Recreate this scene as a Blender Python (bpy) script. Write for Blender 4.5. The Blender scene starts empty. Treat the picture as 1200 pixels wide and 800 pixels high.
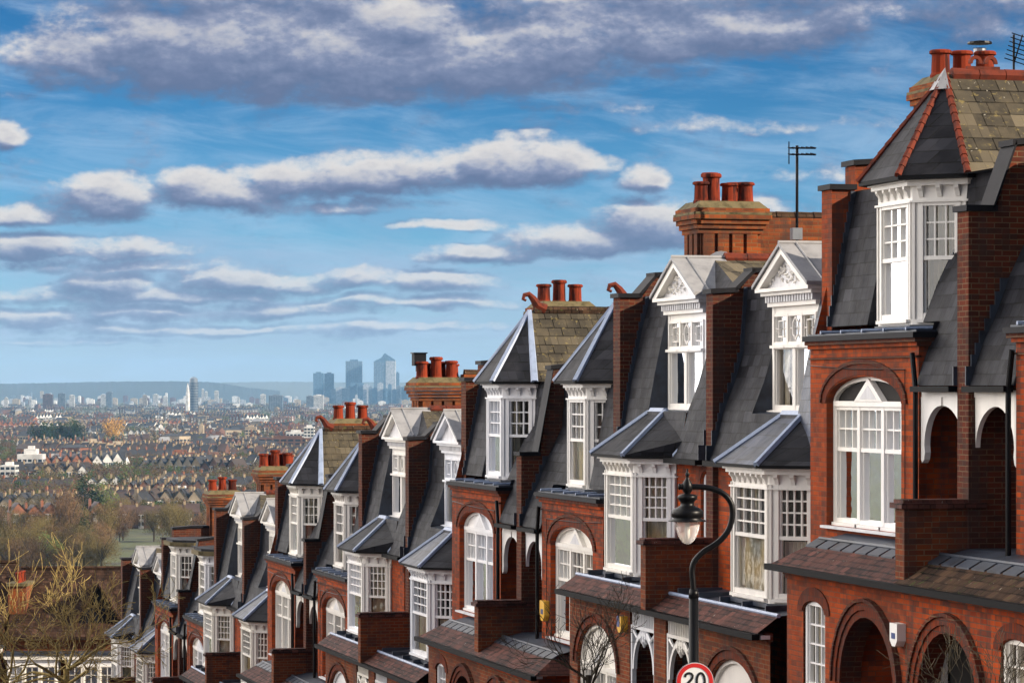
import bpy, bmesh, math, random
from mathutils import Vector, Matrix
R = math.radians
sc = bpy.context.scene
col = sc.collection
rnd = random.Random(7)
YAW = math.asin(0.2582)          # the lens looks this far clockwise of the street's own axis (+Y)

def at(px, py, Y):
    """world point seen at pixel px,py of the 1200 px photograph at depth Y (x across the street, y down the street)"""
    X = (px - 600) * Y / 3600.0
    return Vector((0.9661 * X + 0.2582 * Y, 0.9661 * Y - 0.2582 * X, (455 - py) * Y / 3600.0))

# ------------------------------------------------------------------ node helper
class NT:
    def __init__(s, tree): s.t = tree; s.N = tree.nodes; s.L = tree.links
    def n(s, typ, **kw):
        nd = s.N.new(typ)
        for k, v in kw.items(): setattr(nd, k, v)
        return nd
    def put(s, sock, v):
        if hasattr(v, 'is_output') or isinstance(v, bpy.types.NodeSocket): s.L.new(v, sock)
        else: sock.default_value = v
    def m(s, op, a, b=None, c=None, clamp=False):
        nd = s.n('ShaderNodeMath', operation=op); nd.use_clamp = clamp
        s.put(nd.inputs[0], a)
        if b is not None: s.put(nd.inputs[1], b)
        if c is not None: s.put(nd.inputs[2], c)
        return nd.outputs[0]
    def mix(s, f, a, b, blend='MIX'):
        nd = s.n('ShaderNodeMix', data_type='RGBA', blend_type=blend)
        s.put(nd.inputs[0], f)
        s.put(nd.inputs[6], a if isinstance(a, bpy.types.NodeSocket) else (*a, 1) if len(a) == 3 else a)
        s.put(nd.inputs[7], b if isinstance(b, bpy.types.NodeSocket) else (*b, 1) if len(b) == 3 else b)
        return nd.outputs[2]
    def noise(s, vec, scale, detail=3, rough=.55, dist=0):
        nd = s.n('ShaderNodeTexNoise'); nd.inputs['Scale'].default_value = scale
        nd.inputs['Detail'].default_value = detail; nd.inputs['Roughness'].default_value = rough
        nd.inputs['Distortion'].default_value = dist
        if vec is not None: s.L.new(vec, nd.inputs['Vector'])
        return nd.outputs['Fac']
    def ramp(s, f, pts, interp='LINEAR'):
        nd = s.n('ShaderNodeValToRGB'); nd.color_ramp.interpolation = interp
        e = nd.color_ramp.elements
        while len(e) > 1: e.remove(e[-1])
        e[0].position = pts[0][0]; e[0].color = (*pts[0][1], 1)
        for p, c in pts[1:]:
            x = e.new(p); x.color = (*c, 1)
        s.L.new(f, nd.inputs[0]); return nd.outputs[0]
    def smooth(s, v, a, b):
        nd = s.n('ShaderNodeMapRange', interpolation_type='SMOOTHSTEP')
        s.put(nd.inputs[0], v); nd.inputs[1].default_value = a; nd.inputs[2].default_value = b
        nd.inputs[3].default_value = 0; nd.inputs[4].default_value = 1
        return nd.outputs[0]

def mat(name):
    m = bpy.data.materials.new(name); m.use_nodes = True
    t = NT(m.node_tree); b = t.N['Principled BSDF']
    return m, t, b
def facing_uv(t):
    """(u, v): u runs level along the wall or slope, v is height"""
    g = t.n('ShaderNodeNewGeometry')
    sp = t.n('ShaderNodeSeparateXYZ'); t.L.new(g.outputs['Position'], sp.inputs[0])
    sn = t.n('ShaderNodeSeparateXYZ'); t.L.new(g.outputs['True Normal'], sn.inputs[0])
    gt = t.m('GREATER_THAN', t.m('ABSOLUTE', sn.outputs[0]), t.m('ABSOLUTE', sn.outputs[1]))
    u = t.m('ADD', t.m('MULTIPLY', sp.outputs[1], gt), t.m('MULTIPLY', sp.outputs[0], t.m('SUBTRACT', 1.0, gt)))
    return u, sp.outputs[2], g.outputs['Position']
def comb(t, u, v, w=0.0):
    c = t.n('ShaderNodeCombineXYZ'); t.put(c.inputs[0], u); t.put(c.inputs[1], v); t.put(c.inputs[2], w)
    return c.outputs[0]

def brick_mat(name, c1, c2, mortar, dirt=.5, soot=(.05, .03, .025), bw=.225, rh=.075):
    m, t, b = mat(name)
    u, v, pos = facing_uv(t)
    bt = t.n('ShaderNodeTexBrick'); t.L.new(comb(t, u, v), bt.inputs['Vector'])
    bt.inputs['Color1'].default_value = (*c1, 1); bt.inputs['Color2'].default_value = (*c2, 1)
    bt.inputs['Mortar'].default_value = (*mortar, 1)
    bt.inputs['Scale'].default_value = 1; bt.inputs['Mortar Size'].default_value = .009
    bt.inputs['Mortar Smooth'].default_value = .3; bt.inputs['Bias'].default_value = -.1
    bt.inputs['Brick Width'].default_value = bw; bt.inputs['Row Height'].default_value = rh
    # odd dark burnt bricks
    cell = t.n('ShaderNodeTexWhiteNoise', noise_dimensions='2D')
    row = t.m('FLOOR', t.m('DIVIDE', v, rh))
    t.L.new(comb(t, t.m('FLOOR', t.m('ADD', t.m('DIVIDE', u, bw), t.m('MULTIPLY', row, .5))), row), cell.inputs['Vector'])
    burnt = t.m('MULTIPLY', t.m('GREATER_THAN', cell.outputs['Value'], .78), .6)
    c = t.mix(burnt, bt.outputs['Color'], soot)
    n1 = t.noise(pos, .9, 4, .6)
    n2 = t.noise(pos, 5, 3, .6)
    c = t.mix(t.m('MULTIPLY', t.smooth(n1, .40, .68), dirt), c, soot)
    hv = t.n('ShaderNodeVectorMath', operation='MULTIPLY'); t.L.new(pos, hv.inputs[0]); hv.inputs[1].default_value = (.05, .13, .02)
    c = t.mix(t.m('MULTIPLY', t.smooth(t.noise(hv.outputs[0], 1.0, 2), .40, .62), .4), c, (c1[0] * .45, c1[1] * .6, c1[2] * 1.0))
    c = t.mix(t.m('MULTIPLY', t.smooth(n2, .5, .8), .35), c, (c1[0] * 1.25, c1[1] * 1.5, c1[2] * 1.6))
    stv = t.n('ShaderNodeVectorMath', operation='MULTIPLY'); t.L.new(pos, stv.inputs[0]); stv.inputs[1].default_value = (3.2, 3.2, .35)
    streak = t.noise(stv.outputs[0], 1.0, 3, .6)
    c = t.mix(t.m('MULTIPLY', t.smooth(streak, .48, .70), .60), c, (soot[0] * 1.3, soot[1] * 1.5, soot[2] * 1.6))
    t.L.new(c, b.inputs['Base Color']); b.inputs['Roughness'].default_value = .9; b.inputs['Specular IOR Level'].default_value = .12
    bp = t.n('ShaderNodeBump'); bp.inputs['Strength'].default_value = .5; bp.inputs['Distance'].default_value = .012
    h = t.m('ADD', t.m('MULTIPLY', bt.outputs['Fac'], -1.0), t.m('MULTIPLY', t.noise(pos, 22, 2), .5))
    t.L.new(h, bp.inputs['Height']); t.L.new(bp.outputs[0], b.inputs['Normal'])
    return m
def slate_mat(name, c1, c2, lichen=0, rough=.42, bw=.3, rh=.19, lich=(.24, .19, .075), spec=.5):
    m, t, b = mat(name)
    u, v, pos = facing_uv(t)
    bt = t.n('ShaderNodeTexBrick'); t.L.new(comb(t, u, v), bt.inputs['Vector'])
    bt.inputs['Color1'].default_value = (*c1, 1); bt.inputs['Color2'].default_value = (*c2, 1)
    bt.inputs['Mortar'].default_value = (.003, .003, .003, 1); bt.inputs['Scale'].default_value = 1
    bt.inputs['Mortar Size'].default_value = .010; bt.inputs['Mortar Smooth'].default_value = .1
    bt.inputs['Brick Width'].default_value = bw; bt.inputs['Row Height'].default_value = rh
    cell = t.n('ShaderNodeTexWhiteNoise', noise_dimensions='2D'); row = t.m('FLOOR', t.m('DIVIDE', v, rh))
    t.L.new(comb(t, t.m('FLOOR', t.m('ADD', t.m('DIVIDE', u, bw), t.m('MULTIPLY', row, .5))), row), cell.inputs['Vector'])
    odd = t.m('MULTIPLY', t.m('POWER', cell.outputs['Value'], 5.0), .8)
    bc0 = t.mix(odd, bt.outputs['Color'], (c2[0] * 2.6, c2[1] * 2.5, c2[2] * 2.3))
    n1 = t.noise(pos, 1.6, 4, .6)
    c = t.mix(t.m('MULTIPLY', t.smooth(n1, .4, .7), .55), bc0, (c2[0] * 1.9, c2[1] * 1.8, c2[2] * 1.6))
    if lichen:
        n2 = t.noise(pos, 9, 3, .7)
        c = t.mix(t.m('MULTIPLY', t.smooth(n2, .66 - .12 * lichen, .70), min(1, lichen)), c, lich)
        n3 = t.noise(pos, 13, 2, .7)
        c = t.mix(t.m('MULTIPLY', t.smooth(n3, .70, .73), .7), c, (.38, .36, .30))
    t.L.new(c, b.inputs['Base Color'])
    r = t.m('ADD', rough, t.m('MULTIPLY', t.noise(pos, 4, 2), .25)); t.L.new(r, b.inputs['Roughness'])
    b.inputs['Specular IOR Level'].default_value = spec
    fr = t.m('FRACT', t.m('DIVIDE', v, rh))
    h = t.m('SUBTRACT', t.m('ADD', t.m('MULTIPLY', t.m('SUBTRACT', 1.0, fr), 1.0), t.m('MULTIPLY', t.noise(pos, 7, 2), .5)), t.m('MULTIPLY', bt.outputs['Fac'], .8))
    bp = t.n('ShaderNodeBump'); bp.inputs['Strength'].default_value = .6; bp.inputs['Distance'].default_value = .02
    t.L.new(h, bp.inputs['Height']); t.L.new(bp.outputs[0], b.inputs['Normal'])
    return m
def plain(name, c, rough=.6, var=.25, scale=3, metal=0, spec=.5, dirt=None, streak=False):
    m, t, b = mat(name)
    g = t.n('ShaderNodeNewGeometry')
    v = g.outputs['Position']
    if streak:
        mp = t.n('ShaderNodeVectorMath', operation='MULTIPLY'); t.L.new(v, mp.inputs[0]); mp.inputs[1].default_value = (1, 1, .25); v = mp.outputs[0]
    n = t.noise(v, scale, 4, .6)
    d = dirt or tuple(x * .55 for x in c)
    cc = t.mix(t.m('MULTIPLY', t.smooth(n, .4, .75), var * 2, clamp=True), c, d)
    t.L.new(cc, b.inputs['Base Color']); b.inputs['Roughness'].default_value = rough
    b.inputs['Metallic'].default_value = metal; b.inputs['Specular IOR Level'].default_value = spec
    return m

M = {}
M['brick'] = brick_mat('red brick', (.47, .074, .012), (.27, .036, .009), (.17, .085, .05), .6)
M['brick_brown'] = brick_mat('brown brick', (.27, .060, .016), (.14, .030, .011), (.22, .14, .08), .5)
M['brick_dark'] = brick_mat('dark shade-toned brick', (.14, .030, .013), (.065, .016, .010), (.17, .11, .065), .5)  # darker brick for trims and recesses; on party walls its tone imitates their shade
M['brick_orange'] = brick_mat('orange stack brick', (.38, .088, .020), (.20, .044, .014), (.22, .13, .06), .85)
M['arch_brick'] = brick_mat('arch brick', (.22, .038, .011), (.13, .022, .009), (.07, .04, .03), .4, bw=.075, rh=.16)
M['slate'] = slate_mat('blue slate', (.005, .005, .008), (.017, .018, .024), spec=.12, rough=.5)
M['slate_blue'] = slate_mat('glossy slate', (.007, .010, .020), (.026, .034, .060), rough=.34, spec=.35)
M['old_slate'] = slate_mat('lichened slate', (.038, .034, .028), (.070, .061, .046), lichen=.7, rough=.8, spec=.12)
M['tile'] = slate_mat('plum roof tile', (.040, .016, .014), (.068, .026, .021), lichen=.12, rough=.6, bw=.17, rh=.065, spec=.15)
M['tile_moss'] = slate_mat('mossy roof tile', (.028, .018, .014), (.05, .03, .02), lichen=.6, rough=.8, spec=.1, bw=.17, rh=.075, lich=(.07, .09, .02))
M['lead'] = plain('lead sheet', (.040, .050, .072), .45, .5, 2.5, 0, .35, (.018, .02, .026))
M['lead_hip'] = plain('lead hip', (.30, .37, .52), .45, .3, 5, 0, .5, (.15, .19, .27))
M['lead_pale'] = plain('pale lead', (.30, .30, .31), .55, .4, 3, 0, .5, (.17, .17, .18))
M['white'] = plain('white paint', (.84, .83, .83), .42, .22, 2.2, 0, .5, (.60, .60, .62), True)
M['white_old'] = plain('weathered white paint', (.66, .66, .68), .55, .3, 3.5, 0, .4, (.40, .40, .42), True)
M['terracotta'] = plain('terracotta', (.22, .034, .014), .85, .9, 5, 0, .1, (.05, .014, .011), True)
M['ridge_red'] = plain('red ridge tile', (.15, .030, .016), .8, .5, 6, 0, .15, (.05, .02, .016))
M['cement'] = plain('mossy flaunching', (.15, .12, .062), .9, .5, 5, 0, .3, (.05, .045, .02))
M['coping'] = plain('dark coping', (.012, .012, .016), .6, .4, 5, 0, .12)
M['black'] = plain('black iron paint', (.003, .003, .004), .4, .2, 8, 0, .2)
M['gutter'] = plain('black gutter', (.006, .006, .007), .6, .2, 6, 0, .08)
M['steel'] = plain('galvanised metal', (.25, .27, .30), .4, .3, 5, .6)
M['red_paint'] = plain('red sign paint', (.55, .02, .02), .4, .05)
M['sign_white'] = plain('white sign face', (.78, .78, .78), .4, .05)
M['sign_black'] = plain('black numeral', (.01, .01, .01), .4, .05)
M['yellow'] = plain('yellow plastic', (.75, .42, .02), .4, .1)
M['blue_plastic'] = plain('blue plastic', (.02, .05, .20), .4, .1)
def tint(name, opts, scl):
    """slow change of the paint or cloth from one owner to the next"""
    m = M[name]; t = NT(m.node_tree); b = t.N['Principled BSDF']; src = b.inputs['Base Color'].links[0].from_socket
    g = t.n('ShaderNodeNewGeometry'); hv = t.n('ShaderNodeVectorMath', operation='MULTIPLY'); t.L.new(g.outputs['Position'], hv.inputs[0]); hv.inputs[1].default_value = scl
    c = t.ramp(t.noise(hv.outputs[0], 1.0, 1), opts, 'LINEAR')
    t.L.new(t.mix(1.0, src, c, 'MULTIPLY'), b.inputs['Base Color'])
tint('white', [(.35, (.90, .94, 1.0)), (.47, (1, 1, 1)), (.55, (1.0, .97, .88)), (.65, (.93, .90, .84))], (.03, .17, .03))
M['curtain'] = plain('net curtain', (.80, .76, .66), .9, .5, 1.3, 0, .1, (.50, .44, .32))
tint('curtain', [(.32, (.55, .42, .45)), (.44, (1, 1, 1)), (.54, (1.0, .90, .66)), (.66, (.55, .60, .62))], (.3, .9, .6))
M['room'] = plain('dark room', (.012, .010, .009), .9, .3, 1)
M['bark'] = plain('olive bark', (.42, .31, .11), .85, .5, 6, 0, .2, (.08, .06, .03))
M['bark_dark'] = plain('dark bark', (.055, .045, .03), .85, .5, 6, 0, .2)
m, t, b = mat('window glass')
b.inputs['Roughness'].default_value = .02; b.inputs['Base Color'].default_value = (0.6, .65, .7, 1)
t.N.remove(b)
gl = t.n('ShaderNodeBsdfGlossy'); gl.inputs['Roughness'].default_value = .03; gl.inputs['Color'].default_value = (.95, .97, 1, 1)
g = t.n('ShaderNodeNewGeometry')
bp = t.n('ShaderNodeBump'); bp.inputs['Strength'].default_value = .25; bp.inputs['Distance'].default_value = .02
t.L.new(t.noise(g.outputs['Position'], 2.2, 2), bp.inputs['Height']); t.L.new(bp.outputs[0], gl.inputs['Normal'])
tr = t.n('ShaderNodeBsdfTransparent'); tr.inputs[0].default_value = (.95, .95, .94, 1)
fr = t.n('ShaderNodeFresnel'); fr.inputs[0].default_value = 1.5
mx = t.n('ShaderNodeMixShader'); t.L.new(t.m('MULTIPLY_ADD', fr.outputs[0], 1.0, .04, clamp=True), mx.inputs[0])
t.L.new(tr.outputs[0], mx.inputs[1]); t.L.new(gl.outputs[0], mx.inputs[2])
t.L.new(mx.outputs[0], t.N['Material Output'].inputs[0]); M['glass'] = m

# ------------------------------------------------------------------ mesh builder
class Fr:
    """a vertical face: origin (x,y), unit direction of u, outward normal"""
    def __init__(s, o, d, n): s.o = o; s.d = d; s.nn = n
    def p(s, u, z, d=0.0): return (s.o[0] + u * s.d[0] + d * s.nn[0], s.o[1] + u * s.d[1] + d * s.nn[1], z)
def front(q): return Fr((q, 0), (0, 1), (-1, 0))      # faces the street, u = y

class MB:
    def __init__(s): s.v = []; s.f = []; s.fm = []; s.mats = []
    def mi(s, m):
        m = M[m] if isinstance(m, str) else m
        if m not in s.mats: s.mats.append(m)
        return s.mats.index(m)
    def face(s, pts, m):
        i = len(s.v); s.v += [tuple(p) for p in pts]; s.f.append(tuple(range(i, i + len(pts)))); s.fm.append(s.mi(m))
    def solid(s, vs, fs, m):
        i = len(s.v); s.v += [tuple(p) for p in vs]; k = s.mi(m)
        for f in fs: s.f.append(tuple(i + j for j in f)); s.fm.append(k)
    def hexa(s, b, tp, m): s.solid(list(b) + list(tp), [(3, 2, 1, 0), (4, 5, 6, 7), (0, 1, 5, 4), (1, 2, 6, 5), (2, 3, 7, 6), (3, 0, 4, 7)], m)
    def box(s, x0, x1, y0, y1, z0, z1, m):
        s.hexa([(x0, y0, z0), (x1, y0, z0), (x1, y1, z0), (x0, y1, z0)], [(x0, y0, z1), (x1, y0, z1), (x1, y1, z1), (x0, y1, z1)], m)
    def fbox(s, F, u0, u1, z0, z1, d0, d1, m):
        s.hexa([F.p(u0, z0, d0), F.p(u1, z0, d0), F.p(u1, z0, d1), F.p(u0, z0, d1)], [F.p(u0, z1, d0), F.p(u1, z1, d0), F.p(u1, z1, d1), F.p(u0, z1, d1)], m)
    def fprism(s, F, pts, d0, d1, m):
        n = len(pts); vs = [F.p(u, z, d0) for u, z in pts] + [F.p(u, z, d1) for u, z in pts]
        s.solid(vs, [tuple(range(n))[::-1], tuple(range(n, 2 * n))] + [(i, (i + 1) % n, n + (i + 1) % n, n + i) for i in range(n)], m)
    def slab(s, pts, z0, z1, m):
        n = len(pts); vs = [(x, y, z0) for x, y in pts] + [(x, y, z1) for x, y in pts]
        s.solid(vs, [tuple(range(n))[::-1], tuple(range(n, 2 * n))] + [(i, (i + 1) % n, n + (i + 1) % n, n + i) for i in range(n)], m)
    def qz(s, pts, y0, y1, m):        # (x,z) outline pushed along y
        n = len(pts); vs = [(x, y0, z) for x, z in pts] + [(x, y1, z) for x, z in pts]
        s.solid(vs, [tuple(range(n))[::-1], tuple(range(n, 2 * n))] + [(i, (i + 1) % n, n + (i + 1) % n, n + i) for i in range(n)], m)
    def tube(s, pts, rad, m, k=8, caps=True):
        pts = [Vector(p) for p in pts]
        if not isinstance(rad, (list, tuple)): rad = [rad] * len(pts)
        base = len(s.v); mi = s.mi(m); prev = None
        for i, p in enumerate(pts):
            d = (pts[min(i + 1, len(pts) - 1)] - pts[max(i - 1, 0)]).normalized()
            if prev is None:
                a = d.cross(Vector((0, 0, 1)))
                if a.length < .05: a = d.cross(Vector((1, 0, 0)))
            else: a = prev - d * prev.dot(d)
            a.normalize(); b2 = d.cross(a); prev = a
            for j in range(k):
                an = 2 * math.pi * j / k
                s.v.append(tuple(p + (a * math.cos(an) + b2 * math.sin(an)) * rad[i]))
        for i in range(len(pts) - 1):
            for j in range(k):
                s.f.append((base + i * k + j, base + i * k + (j + 1) % k, base + (i + 1) * k + (j + 1) % k, base + (i + 1) * k + j)); s.fm.append(mi)
        if caps:
            s.f.append(tuple(base + j for j in range(k))[::-1]); s.fm.append(mi)
            s.f.append(tuple(base + (len(pts) - 1) * k + j for j in range(k))); s.fm.append(mi)
    def lathe(s, c, prof, m, k=14):
        s.tube([(c[0], c[1], c[2] + z) for r, z in prof], [r for r, z in prof], m, k)
    def ring(s, F, c, a, b, zs, w, d0, d1, m, n=14, legs=0):
        pin = [(c + a * math.cos(math.pi * i / n), zs + b * math.sin(math.pi * i / n)) for i in range(n + 1)]
        po = [(c + (a + w) * math.cos(math.pi * i / n), zs + (b + w) * math.sin(math.pi * i / n)) for i in range(n + 1)]
        if legs:
            pin = [(c + a, zs - legs)] + pin + [(c - a, zs - legs)]; po = [(c + a + w, zs - legs)] + po + [(c - a - w, zs - legs)]
        for i in range(len(pin) - 1):
            q = [pin[i], pin[i + 1], po[i + 1], po[i]]
            s.hexa([F.p(u, z, d0) for u, z in q], [F.p(u, z, d1) for u, z in q], m)
    def wall(s, F, u0, u1, z0, z1, ops, m, depth=.2, rm=None, d=0.0):
        """face with arched or flat openings: op = (centre, halfwidth, rise, spring z, bottom z)"""
        x = u0; rm = rm or m
        Q = lambda a, b, c_, e: s.face([F.p(a, c_, d), F.p(b, c_, d), F.p(b, e, d), F.p(a, e, d)], m)
        for c, a, b, zs, zb in sorted(ops):
            Q(x, c - a, z0, z1)
            if zb > z0: Q(c - a, c + a, z0, zb)
            n = 14 if b > 0 else 1
            pts = [(c - a * math.cos(math.pi * i / n), zs + b * math.sin(math.pi * i / n)) for i in range(n + 1)]
            for i in range(n):
                (ua, za), (ub, zb2) = pts[i], pts[i + 1]
                s.face([F.p(ua, za, d), F.p(ub, zb2, d), F.p(ub, z1, d), F.p(ua, z1, d)], m)
            loop = [(c - a, zb)] + pts + [(c + a, zb)]
            for i in range(len(loop)):
                p1, p2 = loop[i], loop[(i + 1) % len(loop)]
                s.face([F.p(*p1, d), F.p(*p2, d), F.p(*p2, d - depth), F.p(*p1, d - depth)], rm)
            x = c + a
        Q(x, u1, z0, z1)
    def build(s, name, parent=None, my=1, org=(0, 0, 0), smooth=False):
        me = bpy.data.meshes.new(name)
        me.from_pydata([(x - org[0], my * y - org[1], z - org[2]) for x, y, z in s.v], [], s.f)
        for mm in s.mats: me.materials.append(mm)
        me.polygons.foreach_set('material_index', s.fm)
        bm = bmesh.new(); bm.from_mesh(me)
        bmesh.ops.recalc_face_normals(bm, faces=bm.faces)
        bm.to_mesh(me); bm.free()
        if smooth:
            for p in me.polygons: p.use_smooth = True
        o = bpy.data.objects.new(name, me); col.objects.link(o)
        if parent: o.parent = parent
        return o

def tag(o, label=None, cat=None, group=None, kind=None):
    for k, v in (('label', label), ('category', cat), ('group', group), ('kind', kind)):
        if v: o[k] = v
    return o
def empty(name, loc, rz=0):
    o = bpy.data.objects.new(name, None); col.objects.link(o); o.location = loc; o.rotation_euler = (0, 0, rz)
    o.empty_display_size = .2
    return o
def copy_tree(o, parent=None):
    c = o.copy(); col.objects.link(c)
    if parent: c.parent = parent
    for ch in list(o.children): copy_tree(ch, c)
    return c
exec_ctx = {}

# ------------------------------------------------------------------ windows
def window(house, F, u0, u1, z0, z1, d, tr, nx, ny, ctx, name='window', low=(1, 1), arch=0, fw=.07, curt='nets'):
    """one window: frame and glazing bars, with the glass and the curtain as its own pieces"""
    my, org = ctx
    w = MB(); W = 'white'
    w.fbox(F, u0, u0 + fw, z0, z1, d - .06, d + .05, W); w.fbox(F, u1 - fw, u1, z0, z1, d - .06, d + .05, W)
    w.fbox(F, u0 + fw, u1 - fw, z1 - fw, z1, d - .06, d + .045, W); w.fbox(F, u0 + fw, u1 - fw, z0, z0 + fw * 1.2, d - .06, d + .045, W)
    w.fbox(F, u0 - .03, u1 + .03, z0 - .05, z0 - .002, d - .04, d + .10, W)
    a0, a1 = u0 + fw, u1 - fw
    if tr: w.fbox(F, a0, a1, tr - .03, tr + .03, d - .05, d + .035, W)
    top0, top1 = (tr + .03 if tr else z0 + fw * 1.2), z1 - fw
    bar = .013
    def grid(b0, b1, nx, ny, dd):
        for i in range(1, nx):
            x = a0 + (a1 - a0) * i / nx; w.fbox(F, x - bar, x + bar, b0, b1, dd - .03, dd + .012, W)
        for j in range(1, ny):
            z = b0 + (b1 - b0) * j / ny; w.fbox(F, a0, a1, z - bar, z + bar, dd - .028, dd + .009, W)
    # sash stiles
    for b0, b1, dd in ((top0, top1, d - .0),) + (((z0 + fw * 1.2, tr - .03, d - .02),) if tr else ()):
        w.fbox(F, a0, a0 + .035, b0, b1, dd - .04, dd + .018, W); w.fbox(F, a1 - .035, a1, b0, b1, dd - .04, dd + .018, W)
    grid(top0, top1, nx, ny, d)
    if tr: grid(z0 + fw * 1.2, tr - .03, low[0], low[1], d - .02)
    wo = w.build(name, house, my, org)
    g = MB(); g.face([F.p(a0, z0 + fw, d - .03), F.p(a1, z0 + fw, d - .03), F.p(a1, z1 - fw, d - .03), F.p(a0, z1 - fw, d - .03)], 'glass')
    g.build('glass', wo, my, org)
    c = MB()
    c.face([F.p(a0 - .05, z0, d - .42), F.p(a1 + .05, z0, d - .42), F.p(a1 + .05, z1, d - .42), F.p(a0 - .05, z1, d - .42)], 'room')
    r = random.Random(hash((round(u0 * 100), round(z0 * 100), curt)) & 0xffff)
    def drape(ua, ub, za, zb):
        n = max(4, int((ub - ua) / .035)); prev = None
        for i in range(n + 1):
            u = ua + (ub - ua) * i / n; dd = d - .15 + (.03 if i % 2 else -.03) * (0.6 + .4 * r.random())
            if prev: c.face([F.p(prev[0], za, prev[1]), F.p(u, za, dd), F.p(u, zb, dd), F.p(prev[0], zb, prev[1])], 'curtain')
            prev = (u, dd)
    wd = a1 - a0
    if curt == 'nets': drape(a0, a1, z0 + .02, z1 - .02)
    elif curt == 'sides':
        drape(a0, a0 + wd * .3, z0 + .02, z1 - .02); drape(a1 - wd * .3, a1, z0 + .02, z1 - .02)
    elif curt == 'half': drape(a0, a1, z0 + .02, (z0 + z1) / 2)
    c.build('curtain', wo, my, org)
    return wo

def oct_pts(c, h, d, qf, off, qb):
    xc = qf + d - .414 * off; H = h + d + off; hh = h + .414 * off
    return [(qb, c - H), (xc, c - H), (qf - off, c - hh), (qf - off, c + hh), (xc, c + H), (qb, c + H)]

def canted(house, c, h, d, qf, z0, z1, ctx, wz0, wz1, tr, nx, ny, curt, qb=None, dent=True, base='lead'):
    """white timber canted bay: three glazed faces between corner posts, cornice with brackets"""
    my, org = ctx; qb = qb or qf + d + .02; L = d * math.sqrt(2); s2 = math.sqrt(.5)
    faces = [(Fr((qf, c), (0, 1), (-1, 0)), -h, h, curt[0]),
             (Fr((qf + d, c - h - d), (-s2, s2), (-s2, -s2)), 0, L, curt[1]),
             (Fr((qf + d, c + h + d), (-s2, -s2), (-s2, s2)), 0, L, curt[0])]
    b = MB()
    for F, a0, a1, cu in faces:
        p = .11
        b.fbox(F, a0, a0 + p, z0, z1, -.08, .0, 'white'); b.fbox(F, a1 - p, a1, z0, z1, -.08, .0, 'white')
        b.fbox(F, a0 + .015, a0 + .05, wz0, wz1, 0, .03, 'white'); b.fbox(F, a1 - .05, a1 - .015, wz0, wz1, 0, .03, 'white')
        b.fbox(F, a0 + p, a1 - p, wz1, z1, -.08, -.002, 'white'); b.fbox(F, a0 + p, a1 - p, z0, wz0, -.08, -.002, 'white')
        n = max(3, int((a1 - a0) / .23)) if dent else 0
        for i in range(n):
            u = a0 + (a1 - a0) * (i + .5) / n
            b.fprism(Fr(F.p(u, 0, 0)[:2], F.nn, (-F.d[0], -F.d[1])), [(0.0, z1 - .22), (.02, z1 - .22), (.05, z1 - .14), (.09, z1 - .10), (.09, z1 - .06), (0, z1 - .06)], -.035, .035, 'white')
    b.slab(oct_pts(c, h, d, qf, .05, qb), z1 - .30, z1 - .27, 'white')
    b.slab(oct_pts(c, h, d, qf, .10, qb), z1 - .06, z1 - .0, 'white')
    b.slab(oct_pts(c, h, d, qf, .15, qb), z1 + .0, z1 + .05, 'white')
    b.slab(oct_pts(c, h, d, qf, .05, qb), z0 - .07, z0, base)
    bo = b.build('bay', house, my, org)
    for F, a0, a1, cu in faces:
        window(house, F, a0 + .10, a1 - .10, wz0, wz1, -.03, tr, nx, ny, ctx, curt=cu)
    return bo

# ------------------------------------------------------------------ the terrace
ORG = (17.0, 0.0, -7.0)
def arched_light(house, c, a, zb, zs, rise, q, ctx, tymp, curt, tr, name='window'):
    """three-light arched window with a small pediment over the middle light"""
    F = front(q); my, org = ctx
    b = MB(); W = 'white'
    n = 14
    b.ring(F, c, a - .06, max(.05, rise - .06), zs, .06, -.05, .06, W, legs=zs - zb)
    pts = [(c + (a - .04) * math.cos(math.pi * i / n), zs + (rise - .04) * math.sin(math.pi * i / n)) for i in range(n + 1)]
    b.fprism(F, pts, -.05, .0, tymp)
    b.fbox(F, c - a + .04, c + a - .04, zs - .05, zs + .03, -.05, .075, W)
    w3 = (2 * a - .12) / 3
    x = c - a + .06
    ph = min(.34, rise + .02)
    b.fprism(F, [(c - w3 * .58, zs + .03), (c + w3 * .58, zs + .03), (c, zs + .03 + ph)], -.02, .09, W)
    b.fprism(F, [(c - w3 * .36, zs + .06), (c + w3 * .36, zs + .06), (c, zs + .03 + ph * .70)], .0901, .094, 'white_old')
    b.build('window_head', house, my, org)
    for i in range(3):
        window(house, F, x + w3 * i, x + w3 * (i + 1), zb + .05, zs - .05, 0, tr, 3, 2, ctx, curt=curt[i], fw=.055)

def pots(house_stack, kind, xs, y, z, ctx, tall=1.0):
    my, org = ctx
    for i, (x, dy, hh) in enumerate(xs):
        b = MB(); h = hh * tall
        b.lathe((x, y + dy, z - .04), [(.165, 0), (.17, .04), (.15, .08), (.14, h * .78), (.145, h * .84), (.18, h * .87), (.18, h * .95), (.155, h)], 'terracotta')
        b.lathe((x, y + dy, z - .04 + h), [(.10, -.01), (.10, .004)], 'black')
        b.build('chimney_pot', house_stack, my, org, smooth=False)

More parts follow.
